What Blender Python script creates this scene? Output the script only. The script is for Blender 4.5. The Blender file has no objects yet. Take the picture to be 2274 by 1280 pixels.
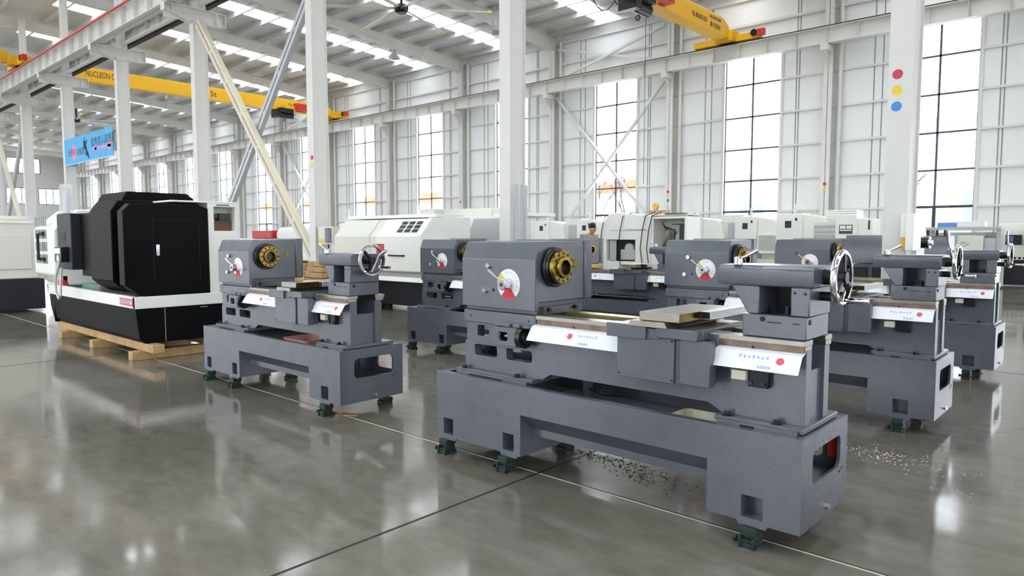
import bpy, bmesh, math, random
from mathutils import Vector, Matrix
from mathutils.geometry import tessellate_polygon
random.seed(7)
R = math.radians
scene = bpy.context.scene
COL = scene.collection

# ------------------------------------------------------------------ materials
def lin(c):
    return tuple(((v/255)/12.92 if v/255 <= .04045 else ((v/255+.055)/1.055)**2.4) for v in c) + (1,)

def mat(name, rgb, rough=.5, metal=0., var=0., vscale=6., bump=0., bscale=60., spec=.5, rgb2=None, coat=0.):
    m = bpy.data.materials.new(name); m.use_nodes = True
    nt = m.node_tree; b = nt.nodes['Principled BSDF']
    c = lin(rgb)
    b.inputs['Base Color'].default_value = c
    b.inputs['Roughness'].default_value = rough
    b.inputs['Metallic'].default_value = metal
    b.inputs['Specular IOR Level'].default_value = spec
    b.inputs['Coat Weight'].default_value = coat
    if var or bump or rgb2:
        tc = nt.nodes.new('ShaderNodeTexCoord')
    if var or rgb2:
        n = nt.nodes.new('ShaderNodeTexNoise'); n.inputs['Scale'].default_value = vscale
        n.inputs['Detail'].default_value = 6; n.inputs['Roughness'].default_value = .6
        nt.links.new(tc.outputs['Object'], n.inputs['Vector'])
        r = nt.nodes.new('ShaderNodeValToRGB')
        if rgb2:
            r.color_ramp.elements[0].color = lin(rgb2); r.color_ramp.elements[1].color = c
        else:
            r.color_ramp.elements[0].color = tuple(v*(1-var) for v in c[:3]) + (1,)
            r.color_ramp.elements[1].color = tuple(min(1, v*(1+var)) for v in c[:3]) + (1,)
        r.color_ramp.elements[0].position = .3; r.color_ramp.elements[1].position = .7
        nt.links.new(n.outputs['Fac'], r.inputs['Fac']); nt.links.new(r.outputs['Color'], b.inputs['Base Color'])
    if bump:
        n2 = nt.nodes.new('ShaderNodeTexNoise'); n2.inputs['Scale'].default_value = bscale
        nt.links.new(tc.outputs['Object'], n2.inputs['Vector'])
        bp = nt.nodes.new('ShaderNodeBump'); bp.inputs['Strength'].default_value = bump; bp.inputs['Distance'].default_value = .01
        nt.links.new(n2.outputs['Fac'], bp.inputs['Height']); nt.links.new(bp.outputs['Normal'], b.inputs['Normal'])
    return m

PAINT = mat('grey_machine_paint', (84, 88, 98), .25, spec=.9, var=.10, vscale=5, bump=.06, bscale=90)
PAINTD = mat('dark_grey_paint_and_shade', (70, 73, 82), .3, spec=.7, var=.1, vscale=5)
BLACK = mat('black_enamel', (16, 16, 18), .28)
BLACKP = mat('black_machine_paint', (9, 9, 12), .5, var=.15, spec=.12)
CHARC = mat('charcoal_textured_paint', (38, 39, 45), .5, spec=.3, bump=.1)
STEEL = mat('ground_steel', (160, 156, 146), .3, .9, var=.08, vscale=12)
CHROME = mat('chrome', (225, 225, 228), .08, 1.)
RACKM = mat('brownish_steel', (150, 128, 112), .45, .6, rgb2=(110, 92, 82), vscale=14)
GOLD = mat('oiled_brass', (132, 112, 52), .25, 1., var=.12, vscale=20)
OILED = mat('oiled_yellowish_steel', (170, 156, 92), .3, .8, var=.1)
DARKM = mat('blackened_steel', (34, 34, 38), .35, .5)
FILM = mat('white_protective_film', (236, 238, 242), .3)
WHITE = mat('white_label', (240, 240, 242), .4)
RED = mat('red_ink', (214, 40, 62), .45)
YEL = mat('yellow_ink', (240, 206, 40), .45)
BLUEI = mat('blue_ink', (158, 186, 224), .5)
INK = mat('dark_ink', (40, 42, 60), .5)
GREEN = mat('dark_green_iron', (24, 48, 42), .5, var=.3, vscale=30)
CREAM = mat('cream_white_enamel', (244, 243, 236), .35, var=.015, vscale=2)
CREAMD = mat('grey_cream_enamel', (226, 225, 214), .38)
GREYP = mat('light_grey_panel', (186, 188, 188), .4)
GLASSD = mat('dark_glass', (70, 74, 78), .1)
RUBBER = mat('black_rubber', (22, 22, 24), .6)
STRUCT = mat('white_structural_paint', (224, 222, 217), .45, var=.02, vscale=1.5)
STRUCTG = mat('grey_galvanised_steel', (194, 197, 200), .4, .1)
BRACEY = mat('cream_structural_paint', (226, 216, 196), .5)
WALLM = mat('white_wall_panel', (240, 240, 240), .5, var=.01, vscale=.6)
SEAM = mat('grey_wall_seam', (150, 152, 152), .5)
SEAMD = mat('purlin_zinc', (205, 205, 202), .42, .1)
WOOD = mat('raw_pine', (206, 172, 122), .6, rgb2=(176, 138, 92), vscale=9)
CARD = mat('brown_cardboard', (192, 146, 92), .7, var=.1)
CRANEY = mat('crane_yellow', (236, 180, 20), .4, var=.04)
MRED = mat('machine_red', (206, 44, 46), .4)
REDD = mat('red_primer', (178, 52, 44), .5, var=.15)
TEAL = mat('teal_paint', (96, 150, 132), .4)
CLEARP = None
SKIN = mat('skin', (206, 160, 130), .5)
HAIR = mat('black_hair', (22, 20, 20), .5)
SHIRT = mat('grey_shirt', (150, 152, 158), .8)
TROUS = mat('dark_trousers', (44, 46, 56), .8)
BLUET = mat('blue_plastic', (88, 150, 222), .4)
BANNER = mat('sky_blue_banner', (72, 176, 232), .5)
PINK = mat('pink_print', (226, 140, 190), .5)
TRAYW = mat('cream_plastic', (224, 220, 194), .4, var=.08, vscale=18)
TRAYR = mat('pink_plastic', (206, 150, 136), .4)
CONCO = mat('outside_concrete', (200, 198, 192), .8)
BLDG = mat('outside_white_wall', (225, 226, 228), .7)
GLASSO = mat('outside_window_glass', (122, 132, 148), .3)
ROOFO = mat('outside_grey_roof', (132, 136, 144), .6)
ORANGE = mat('orange_fascia', (224, 104, 70), .6)
BARK = mat('pale_bark', (92, 84, 76), .9)

def glass_mat():
    m = bpy.data.materials.new('window_glass'); m.use_nodes = True
    nt = m.node_tree; nt.nodes.clear()
    o = nt.nodes.new('ShaderNodeOutputMaterial'); mx = nt.nodes.new('ShaderNodeMixShader')
    t = nt.nodes.new('ShaderNodeBsdfTransparent'); g = nt.nodes.new('ShaderNodeBsdfGlossy')
    t.inputs['Color'].default_value = (.95, .97, .98, 1); g.inputs['Roughness'].default_value = .03
    mx.inputs[0].default_value = .06
    nt.links.new(t.outputs[0], mx.inputs[1]); nt.links.new(g.outputs[0], mx.inputs[2]); nt.links.new(mx.outputs[0], o.inputs[0])
    return m
GLASS = glass_mat()

def skylight_mat():
    m = bpy.data.materials.new('translucent_skylight_sheet'); m.use_nodes = True
    nt = m.node_tree; nt.nodes.clear()
    o = nt.nodes.new('ShaderNodeOutputMaterial'); mx = nt.nodes.new('ShaderNodeMixShader')
    t = nt.nodes.new('ShaderNodeBsdfTransparent'); g = nt.nodes.new('ShaderNodeBsdfTranslucent')
    g.inputs['Color'].default_value = (.9, .92, .92, 1); mx.inputs[0].default_value = .4
    nt.links.new(t.outputs[0], mx.inputs[1]); nt.links.new(g.outputs[0], mx.inputs[2]); nt.links.new(mx.outputs[0], o.inputs[0])
    return m
SKYL = skylight_mat()

def clear_mat():
    m = bpy.data.materials.new('bubble_wrap'); m.use_nodes = True
    nt = m.node_tree; nt.nodes.clear()
    o = nt.nodes.new('ShaderNodeOutputMaterial'); mx = nt.nodes.new('ShaderNodeMixShader')
    t = nt.nodes.new('ShaderNodeBsdfTransparent'); g = nt.nodes.new('ShaderNodeBsdfPrincipled')
    g.inputs['Base Color'].default_value = (.85, .87, .9, 1); g.inputs['Roughness'].default_value = .15
    mx.inputs[0].default_value = .38
    nt.links.new(t.outputs[0], mx.inputs[1]); nt.links.new(g.outputs[0], mx.inputs[2]); nt.links.new(mx.outputs[0], o.inputs[0])
    return m
CLEARP = clear_mat()

def floor_mat():
    m = bpy.data.materials.new('polished_concrete'); m.use_nodes = True
    nt = m.node_tree; b = nt.nodes['Principled BSDF']
    tc = nt.nodes.new('ShaderNodeTexCoord')
    def noise(s, d=6, rough=.6, sc=(1, 1, 1)):
        mp = nt.nodes.new('ShaderNodeMapping'); mp.inputs['Scale'].default_value = sc
        nt.links.new(tc.outputs['Object'], mp.inputs['Vector'])
        n = nt.nodes.new('ShaderNodeTexNoise'); n.inputs['Scale'].default_value = s; n.inputs['Detail'].default_value = d
        n.inputs['Roughness'].default_value = rough; nt.links.new(mp.outputs[0], n.inputs['Vector']); return n
    n1 = noise(.45, 7, .65); n2 = noise(5, 5, .6, (1, 2.2, 1))
    r1 = nt.nodes.new('ShaderNodeValToRGB')
    r1.color_ramp.elements[0].color = lin((98, 94, 85)); r1.color_ramp.elements[1].color = lin((138, 133, 121))
    r1.color_ramp.elements[0].position = .32; r1.color_ramp.elements[1].position = .68
    nt.links.new(n1.outputs['Fac'], r1.inputs['Fac'])
    r2 = nt.nodes.new('ShaderNodeValToRGB')
    r2.color_ramp.elements[0].color = (.78, .78, .78, 1); r2.color_ramp.elements[1].color = (1, 1, 1, 1)
    r2.color_ramp.elements[0].position = .3; r2.color_ramp.elements[1].position = .6
    nt.links.new(n2.outputs['Fac'], r2.inputs['Fac'])
    mx = nt.nodes.new('ShaderNodeMix'); mx.data_type = 'RGBA'; mx.blend_type = 'MULTIPLY'; mx.inputs[0].default_value = 1
    nt.links.new(r1.outputs['Color'], mx.inputs[6]); nt.links.new(r2.outputs['Color'], mx.inputs[7])
    nt.links.new(mx.outputs[2], b.inputs['Base Color'])
    n3 = noise(1.3, 6, .65)
    mr = nt.nodes.new('ShaderNodeMapRange'); mr.inputs[1].default_value = .3; mr.inputs[2].default_value = .7
    mr.inputs[3].default_value = .05; mr.inputs[4].default_value = .16
    nt.links.new(n3.outputs['Fac'], mr.inputs[0]); nt.links.new(mr.outputs[0], b.inputs['Roughness'])
    n4 = noise(2.0, 3, .5)
    bp = nt.nodes.new('ShaderNodeBump'); bp.inputs['Strength'].default_value = .022; bp.inputs['Distance'].default_value = .02
    nt.links.new(n4.outputs['Fac'], bp.inputs['Height']); nt.links.new(bp.outputs['Normal'], b.inputs['Normal'])
    b.inputs['Specular IOR Level'].default_value = .6
    return m

def roof_mat():
    m = mat('corrugated_roof_sheet', (220, 220, 218), .45, .15)
    nt = m.node_tree; b = nt.nodes['Principled BSDF']
    tc = nt.nodes.new('ShaderNodeTexCoord'); w = nt.nodes.new('ShaderNodeTexWave')
    w.bands_direction = 'X'; w.inputs['Scale'].default_value = 1.6
    nt.links.new(tc.outputs['Object'], w.inputs['Vector'])
    bp = nt.nodes.new('ShaderNodeBump'); bp.inputs['Strength'].default_value = .6; bp.inputs['Distance'].default_value = .04
    nt.links.new(w.outputs['Fac'], bp.inputs['Height']); nt.links.new(bp.outputs['Normal'], b.inputs['Normal'])
    return m

# ------------------------------------------------------------------ mesh building
class MB:
    def __init__(s): s.v = []; s.f = []
    def add(s, vs, fs):
        o = len(s.v); s.v += [Vector(p) for p in vs]; s.f += [[i+o for i in f] for f in fs]; return s
    def box(s, x0, x1, y0, y1, z0, z1):
        return s.add([(x0,y0,z0),(x1,y0,z0),(x1,y1,z0),(x0,y1,z0),(x0,y0,z1),(x1,y0,z1),(x1,y1,z1),(x0,y1,z1)],
                     [(0,3,2,1),(4,5,6,7),(0,1,5,4),(1,2,6,5),(2,3,7,6),(3,0,4,7)])
    def prism(s, poly, axis, a, b, holes=()):
        # poly in the two other axes: axis y -> (x,z), axis x -> (y,z), axis z -> (x,y)
        def P(p, t):
            return (p[0], t, p[1]) if axis == 'y' else ((t, p[0], p[1]) if axis == 'x' else (p[0], p[1], t))
        loops = [list(poly)] + [list(h) for h in holes]
        pts = [p for l in loops for p in l]
        tris = tessellate_polygon([[Vector((p[0], p[1], 0)) for p in l] for l in loops]) if holes else None
        n = len(pts); vs = [P(p, a) for p in pts] + [P(p, b) for p in pts]; fs = []
        if holes:
            for t in tris: fs.append(tuple(t)); fs.append(tuple(i+n for i in reversed(t)))
        else:
            fs.append(tuple(range(n))); fs.append(tuple(range(2*n-1, n-1, -1)))
        o = 0
        for l in loops:
            k = len(l)
            for i in range(k):
                j = (i+1) % k; fs.append((o+i, o+j, o+j+n, o+i+n))
            o += k
        return s.add(vs, fs)
    def cyl(s, p0, p1, r0, r1=None, n=24, caps=True):
        r1 = r0 if r1 is None else r1
        p0 = Vector(p0); p1 = Vector(p1); d = (p1-p0).normalized()
        u = d.orthogonal().normalized(); w = d.cross(u)
        vs = []
        for p, r in ((p0, r0), (p1, r1)):
            for i in range(n):
                a = 2*math.pi*i/n; vs.append(p + (u*math.cos(a) + w*math.sin(a))*r)
        fs = [(i, (i+1) % n, n+(i+1) % n, n+i) for i in range(n)]
        if caps: fs += [tuple(range(n-1, -1, -1)), tuple(range(n, 2*n))]
        return s.add(vs, fs)
    def lathe(s, prof, c, axis='x', n=40):
        # prof: list of (t along axis, radius); closed loop of revolution
        c = Vector(c); vs = []; k = len(prof)
        for i in range(n):
            a = 2*math.pi*i/n; ca, sa = math.cos(a), math.sin(a)
            for t, r in prof:
                vs.append(c + (Vector((t, r*ca, r*sa)) if axis == 'x' else (Vector((r*ca, t, r*sa)) if axis == 'y' else Vector((r*ca, r*sa, t)))))
        fs = []
        for i in range(n):
            j = (i+1) % n
            for q in range(k-1): fs.append((i*k+q, i*k+q+1, j*k+q+1, j*k+q))
        return s.add(vs, fs)
    def tube(s, pts, r, n=10):
        pts = [Vector(p) for p in pts]; vs = []; fs = []
        u = None
        for i, p in enumerate(pts):
            d = ((pts[i+1]-p) if i == 0 else (p-pts[i-1]) if i == len(pts)-1 else (pts[i+1]-pts[i-1])).normalized()
            u = d.orthogonal().normalized() if u is None else (u - d*u.dot(d)).normalized()
            w = d.cross(u); rr = r[i] if isinstance(r, (list, tuple)) else r
            for k in range(n):
                a = 2*math.pi*k/n; vs.append(p + (u*math.cos(a)+w*math.sin(a))*rr)
        for i in range(len(pts)-1):
            for k in range(n): fs.append((i*n+k, i*n+(k+1) % n, (i+1)*n+(k+1) % n, (i+1)*n+k))
        fs += [tuple(range(n-1, -1, -1)), tuple(range((len(pts)-1)*n, len(pts)*n))]
        return s.add(vs, fs)
    def torus(s, c, Rr, r, axis='x', n=40, k=10):
        prof = [(r*math.sin(2*math.pi*i/k), Rr + r*math.cos(2*math.pi*i/k)) for i in range(k+1)]
        return s.lathe(prof, c, axis, n)
    def disc(s, c, r, axis='y', n=28, a0=0, a1=2*math.pi, rin=0, t=.001):
        # thin sector or ring, thickness t towards the negative axis
        outer = [(r*math.cos(a0+(a1-a0)*i/n), r*math.sin(a0+(a1-a0)*i/n)) for i in range(n+1)]
        full = abs(a1-a0-2*math.pi) < 1e-6
        if full and rin == 0: poly = outer[:-1]
        elif rin == 0: poly = outer + [(0, 0)]
        else: poly = outer + [(rin*math.cos(a0+(a1-a0)*i/n), rin*math.sin(a0+(a1-a0)*i/n)) for i in range(n, -1, -1)]
        c = Vector(c)
        if axis == 'y': return s.prism([(p[0]+c.x, p[1]+c.z) for p in poly], 'y', c.y-t, c.y)
        if axis == 'x': return s.prism([(p[0]+c.y, p[1]+c.z) for p in poly], 'x', c.x, c.x+t)
        return s.prism([(p[0]+c.x, p[1]+c.y) for p in poly], 'z', c.z, c.z+t)
    def beam(s, p0, p1, w, h, up=(0, 0, 1)):
        p0 = Vector(p0); p1 = Vector(p1); d = (p1-p0).normalized(); a = d.cross(Vector(up)).normalized(); b = a.cross(d)
        vs = [p + a*i*w/2 + b*j*h/2 for p in (p0, p1) for i, j in ((-1,-1),(1,-1),(1,1),(-1,1))]
        return s.add(vs, [(0,3,2,1),(4,5,6,7),(0,1,5,4),(1,2,6,5),(2,3,7,6),(3,0,4,7)])
    def build(s, name, m, parent=None, origin=(0, 0, 0), bevel=0., seg=2, smooth=True, ang=32):
        me = bpy.data.meshes.new(name); o = Vector(origin)
        me.from_pydata([tuple(p-o) for p in s.v], [], s.f)
        bm = bmesh.new(); bm.from_mesh(me); bmesh.ops.remove_doubles(bm, verts=bm.verts, dist=1e-6)
        bmesh.ops.recalc_face_normals(bm, faces=bm.faces); bm.to_mesh(me); bm.free()
        if smooth:
            me.polygons.foreach_set('use_smooth', [True]*len(me.polygons)); me.set_sharp_from_angle(angle=R(ang))
        ob = bpy.data.objects.new(name, me); COL.objects.link(ob); me.materials.append(m)
        ob.location = o
        if parent: ob.parent = parent
        if bevel:
            b = ob.modifiers.new('edge', 'BEVEL'); b.width = bevel; b.segments = seg; b.limit_method = 'ANGLE'; b.angle_limit = R(20 if ang < 30 else 40)
        return ob

def studs(name, m, parent, spec):
    for p0, p1, r_, n_ in spec: MB().cyl(p0, p1, r_, n=n_).build(name, m, parent)

def rect(x0, x1, z0, z1, r=0.):
    if not r: return [(x0, z0), (x1, z0), (x1, z1), (x0, z1)]
    out = []
    for cx, cz, a in ((x1-r, z0+r, -90), (x1-r, z1-r, 0), (x0+r, z1-r, 90), (x0+r, z0+r, 180)):
        for k in range(5): t = R(a+22.5*k); out.append((cx+r*math.cos(t), cz+r*math.sin(t)))
    return out

def tag(o, label=None, cat=None, group=None, kind=None):
    if label: o['label'] = label
    if cat: o['category'] = cat
    if group: o['group'] = group
    if kind: o['kind'] = kind
    return o
def thing(name, label, cat, loc=(0, 0, 0), rz=0, group=None):
    o = bpy.data.objects.new(name, None); COL.objects.link(o); o.location = loc; o.rotation_euler = (0, 0, R(rz))
    o.empty_display_size = .1
    return tag(o, label, cat, group)
def kids(o): return [c for c in list(COL.objects) if c.parent == o]
def copy_tree(o, parent=None):
    c = o.copy(); COL.objects.link(c)
    if parent: c.parent = parent
    for ch in kids(o): copy_tree(ch, c)
    return c
def text(name, body, size, loc, rot, m, parent, sx=1., align='LEFT'):
    cu = bpy.data.curves.new(name, 'FONT'); cu.body = body; cu.size = size; cu.extrude = .003; cu.align_x = align
    cu.materials.append(m)
    tmp = bpy.data.objects.new(name, cu); COL.objects.link(tmp); bpy.context.view_layer.update()
    me = bpy.data.meshes.new_from_object(tmp.evaluated_get(bpy.context.evaluated_depsgraph_get()))
    bpy.data.objects.remove(tmp); bpy.data.curves.remove(cu)
    if not me.materials: me.materials.append(m)
    o = bpy.data.objects.new(name, me); COL.objects.link(o); o.location = loc; o.rotation_euler = [R(a) for a in rot]; o.scale = (sx, 1, 1)
    o.parent = parent; return o

# ------------------------------------------------------------------ building
YC, YW = 8.9, 26.0                      # face of the middle column row, inner face of the window wall
XL, XR = -91.5, 22.0
PITCH_C, PITCH_W = 6.12, 6.17
col_x = [-2.16 - PITCH_C*i for i in range(-3, 15)]
wcol_x = [-8.48 - PITCH_W*i for i in range(-4, 14)]
def zroof(y): return 10.72 + .06*(26-y) if y >= 8.9 else 10.72 + .06*(26-8.9) - .06*(8.9-y)
YF = -8.4

f = MB().box(XL-.5, XR, YF, YW, -.3, 0).build('floor', floor_mat(), smooth=False); tag(f, kind='structure')
def joint(x0, x1, y0, y1, m, label):
    o = MB().box(x0, x1, y0, y1, -.01, .0012).build('joint', m, f, smooth=False); o['label'] = label
JW = mat('pale_joint_filler', (206, 200, 188), .5); JD = mat('dark_saw_cut', (44, 43, 40), .6)
joint(-60, 12, 2.912, 2.922, JW, 'pale filled floor joint')
joint(-60, 12, 2.925, 2.932, JD, 'dark floor joint beside the pale one')
joint(-2.466, -2.452, -6, 9, JD, 'dark sawn floor joint')
for x in (-8.6, -14.7, -20.8): joint(x, x+.012, -6, 20, JD, 'dark sawn floor joint')
joint(-60, 12, 8.2, 8.212, JD, 'dark sawn floor joint'); joint(-60, 12, 14.3, 14.312, JD, 'dark sawn floor joint')

# window wall
win = []
for xc in wcol_x[:-1]: win.append((xc - PITCH_W + 2.1, xc - PITCH_W + 4.48))
win.append((wcol_x[0] + 2.1, wcol_x[0] + 4.48))
win = [w for w in win if w[0] > XL+.5 and w[1] < XR-.2]; win.sort()
WZ0, WZ1 = .25, 8.45
# the bay just outside the right picture edge holds an open vehicle doorway instead of a window
win = [w for w in win if not -1.5 < w[0] < 2]
holes = [rect(a, b, WZ0, WZ1) for a, b in win]
wb = MB().prism(rect(XL, XR, 0, 10.9), 'y', YW, YW+.18, holes+[rect(-.85, 3.6, .01, 5.2)]).build('wall_back', WALLM, smooth=False); tag(wb, kind='structure')
sm = MB()
for xc in wcol_x:
    for dx in (-1.25, -1.15, 1.35, 1.62):
        if -.85 < xc+dx < 3.6: continue
        sm.box(xc+dx, xc+dx+.035, YW-.012, YW, 0, 10.3)
sm.build('seam', SEAM, wb, smooth=False)
for k, z in enumerate((1.1, 2.3, 3.48, 4.68, 5.9, 7.12, 9.3, 10.25)):
    g = MB()
    xs = [XL] + [v for w in sorted(win + ([(-.85, 3.6)] if z < 5.3 else [])) for v in w] + [XR]
    for a, b in zip(xs[::2], xs[1::2]):
        if z > 8.5: continue
        g.box(a, b, YW-.09, YW-.012, z-.035, z+.035)
    if z > 8.5: g.box(XL, XR, YW-.12, YW-.012, z-.045, z+.045)
    tag(g.build('trim_%d' % (k+1), STRUCT, smooth=False), kind='structure')
FRAME = mat('grey_window_aluminium', (84, 88, 98), .4, .2); FRAMED = mat('dark_window_aluminium', (58, 62, 76), .4, .2)
for k, (a, b) in enumerate(reversed(win)):
    e = thing('window_%d' % (k+1), 'tall white framed factory window', 'window', (0, 0, 0)); e['kind'] = 'structure'
    del e['label']; del e['category']
    jm = MB()
    for x0, x1 in ((a, a+.1), (b-.1, b)): jm.box(x0, x1, YW-.05, YW+.2, WZ0, WZ1)
    jm.box(a, b, YW+.02, YW+.2, WZ1-.1, WZ1)
    jm.build('window_jamb', STRUCT, e, smooth=False)
    fm = MB(); mid = (a+b)/2
    fm.box(mid-.032, mid+.032, YW+.06, YW+.11, 2.3, WZ1-.1)
    for z in (3.48, 4.68, 5.9, 7.12, 8.15): fm.box(a+.1, b-.1, YW+.06, YW+.11, z-.03, z+.03)
    for x in (a+.1, b-.13): fm.box(x, x+.03, YW+.06, YW+.11, WZ0, WZ1-.1)
    fm.build('window_frame', FRAME, e, smooth=False)
    fm = MB(); fm.box(a+.1, b-.1, YW+.04, YW+.12, 2.26, 2.34); fm.box(mid-.05, mid+.05, YW+.04, YW+.12, WZ0, 2.26); fm.box(a+.1, b-.1, YW+.04, YW+.12, WZ0, WZ0+.1)
    fm.build('door_frame', FRAMED, e, smooth=False)
    MB().box(a+.1, b-.1, YW+.08, YW+.086, WZ0+.1, WZ1-.1).build('pane', GLASS, e, smooth=False)

# opposite side wall, behind the camera, with the same row of windows
fw_ = MB().prism(rect(XL, XR, 0, 10.9), 'y', YF-.18, YF, holes).build('wall_front', WALLM, smooth=False); tag(fw_, kind='structure')
fm = MB()
for a, b in win:
    for x in (a, (a+b)/2-.03, b-.06): fm.box(x, x+.06, YF-.12, YF-.06, WZ0, WZ1)
    for z in (2.3, 3.48, 4.68, 5.9, 7.12): fm.box(a, b, YF-.12, YF-.06, z-.025, z+.025)
fm.build('window_frame', FRAME, fw_, smooth=False)

wr_ = MB().prism([(YF, 0), (YW, 0), (YW, 10.6), (8.9, 11.6), (YF, 10.6)], 'x', XR, XR+.2, [rect(-6, -1, .02, 5), rect(12, 17, .02, 5)]).build('wall_right', WALLM, smooth=False); tag(wr_, kind='structure')

# far end wall
ew = [rect(10.2+k*3.0, 12.3+k*3.0, 4.95, 6.75) for k in range(0, 5)] + [rect(16.2, 18.6, 8.3, 10.0), rect(19.4, 22.5, 8.3, 10.0)]
wl = MB().prism([(YF, 0), (YW, 0), (YW, 10.6), (8.9, 11.6), (YF, 10.6)], 'x', XL-.2, XL, ew).build('wall_left', mat('grey_end_wall', (206, 204, 200), .6), smooth=False); tag(wl, kind='structure')
gq = MB()
for h in ew:
    y0, y1, z0, z1 = h[0][0], h[1][0], h[0][1], h[2][1]
    for yy in (y0, (y0*2+y1)/3, (y0+2*y1)/3, y1-.08): gq.box(XL-.1, XL-.02, yy, yy+.08, z0, z1)
    gq.box(XL-.1, XL-.02, y0, y1, z1-.08, z1); gq.box(XL-.1, XL-.02, y0, y1, z0, z0+.08)
gq.build('window_frame', FRAMED, wl, smooth=False)

# roof
ROOF = roof_mat()
bays = [((a+b)/2) for a, b in zip(wcol_x[:-1], wcol_x[1:])]
rm = MB(); edges = [XL]
for c in sorted(bays): edges += [c-.55, c+.55]
edges.append(XR+2)
for a, b in zip(edges[::2], edges[1::2]):
    for y0, y1 in ((YF, 8.9), (8.9, YW+.3)):
        rm.add([(a,y0,zroof(y0)),(b,y0,zroof(y0)),(b,y1,zroof(y1)),(a,y1,zroof(y1)),(a,y0,zroof(y0)+.08),(b,y0,zroof(y0)+.08),(b,y1,zroof(y1)+.08),(a,y1,zroof(y1)+.08)],
               [(0,3,2,1),(4,5,6,7),(0,1,5,4),(1,2,6,5),(2,3,7,6),(3,0,4,7)])
ceil = rm.build('ceiling', ROOF, smooth=False); tag(ceil, kind='structure')
for c in sorted(bays):
    for y0, y1 in ((YF+1, 8.0), (9.8, YW-.4)):
        # filled pieces of the bay strip beyond the skylight ends
        MB().add([(c-.55,y0,zroof(y0)),(c+.55,y0,zroof(y0)),(c+.55,y1,zroof(y1)),(c-.55,y1,zroof(y1))], [(0,1,2,3)]).build('skylight', SKYL, ceil, smooth=False)
fil = MB()
for c in sorted(bays):
    for y0, y1 in ((YF, YF+1), (8.0, 8.9), (8.9, 9.8), (YW-.4, YW+.3)):
        fil.add([(c-.55,y0,zroof(y0)),(c+.55,y0,zroof(y0)),(c+.55,y1,zroof(y1)),(c-.55,y1,zroof(y1))], [(0,1,2,3)])
fil.build('panel', ROOF, ceil, smooth=False)
ys = [YW-.5-1.28*k for k in range(0, 13)] + [8.2-1.28*k for k in range(0, 13)]
for y in ys:
    z = zroof(y)
    p = MB().box(XL, XR, y-.012, y+.012, z-.22, z-.005).box(XL, XR, y-.04, y+.04, z-.225, z-.21)
    p.build('purlin', SEAMD, ceil, smooth=False)

# rafters, one per wall column
def ibeam(mb, pts, w, t=.02):
    # pts: list of (y, zbot, ztop) along Y at x = 0
    for (y0, b0, t0), (y1, b1, t1) in zip(pts[:-1], pts[1:]):
        mb.prism([(y0, b0), (y1, b1), (y1, t1), (y0, t0)], 'x', -.008, .008)
        mb.prism([(y0, b0), (y1, b1), (y1, b1+t), (y0, b0+t)], 'x', -w/2, w/2)
        mb.prism([(y0, t0-t), (y1, t1-t), (y1, t1), (y0, t0)], 'x', -w/2, w/2)
def zr(y): return zroof(y)-.24
def make_rafter(far):
    if far: pts = [(YW-.42, 9.92, zr(YW-.42)), (18.0, 10.58, zr(18)), (9.35, 11.0, zr(9.35))]
    else: pts = [(8.85, 11.0, zr(8.85)), (0.5, 10.6, zr(.5)), (YF+.4, 9.95, zr(YF+.4))]
    mb = MB(); ibeam(mb, pts, .24); return mb, pts
proto = {}
for i, xc in enumerate(wcol_x):
    for far in (1, 0):
        if not far and xc > -6: continue
        if far not in proto:
            mb, pts = make_rafter(far)
            o = mb.build('roof_beam', STRUCT, smooth=False)
            for y in [v for v in ys if (v > 10 if far else v < 8)][::2][:6]:
                zb = 10.58 + (18-y)*.048 if y < 18 else 9.92 + (YW-.42-y)*.0872
                if not far: zb = zroof(y)-.75
                for sgn in (-1, 1):
                    MB().beam((sgn*.1, y, zb+.03), (sgn*.62, y, zroof(y)-.2), .025, .025).build('fly_brace', STRUCT, o, smooth=False)
            proto[far] = o
        else: o = copy_tree(proto[far])
        o.location = (xc, 0, 0)
        tag(o, ('white tapered roof beam over the window aisle, ' if far else 'white roof beam over the front aisle, ') + ('nearest the camera' if i == 0 else 'number %d from the right end' % (i+1)), 'roof beam', 'roof beams over the window aisle' if far else 'roof beams over the front aisle', 'thing')

# wall columns
for i, xc in enumerate(wcol_x):
    e = thing('wall_column', '', 'column', (xc, YW, 0), 0, 'columns along the window wall'); e['kind'] = 'thing'
    e['label'] = {4: 'white wall column with red and yellow dots', 5: 'white wall column with red, yellow and blue dots right of the crossed wall braces',
                  6: 'white wall column at left end of the nearer crossed wall braces', 7: 'white wall column with single red dot, seen beside the near tall column'}.get(i, 'white steel wall column, number %d along the window wall from the right' % (i+1))
    m = MB().box(-.15, .15, -.42, -.405, 0, 10.4).box(-.15, .15, -.03, -.015, 0, 10.4).box(-.008, .008, -.42, -.02, 0, 10.4)
    m.build('column_shaft', STRUCT, e, smooth=False)
    m = MB().box(-.12, .12, -.95, -.42, 7.7, 7.9).prism([(-.9, 7.7), (-.42, 7.7), (-.42, 7.2)], 'x', -.01, .01)
    m.build('corbel', STRUCT, e, smooth=False)
    MB().cyl((.33, -.16, 0), (.33, -.16, 10.3), .07, n=14).build('drain_pipe', STRUCT, e)
    dots = {4: (RED, YEL), 5: (RED, YEL, None), 7: (RED,)}.get(i, ())
    for q, c in enumerate(dots):
        MB().disc((0, -.4205, 3.18-.18*q), .06, 'y').build('paint_dot', c or mat('blue_paint', (60, 140, 210), .5), e)
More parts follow.
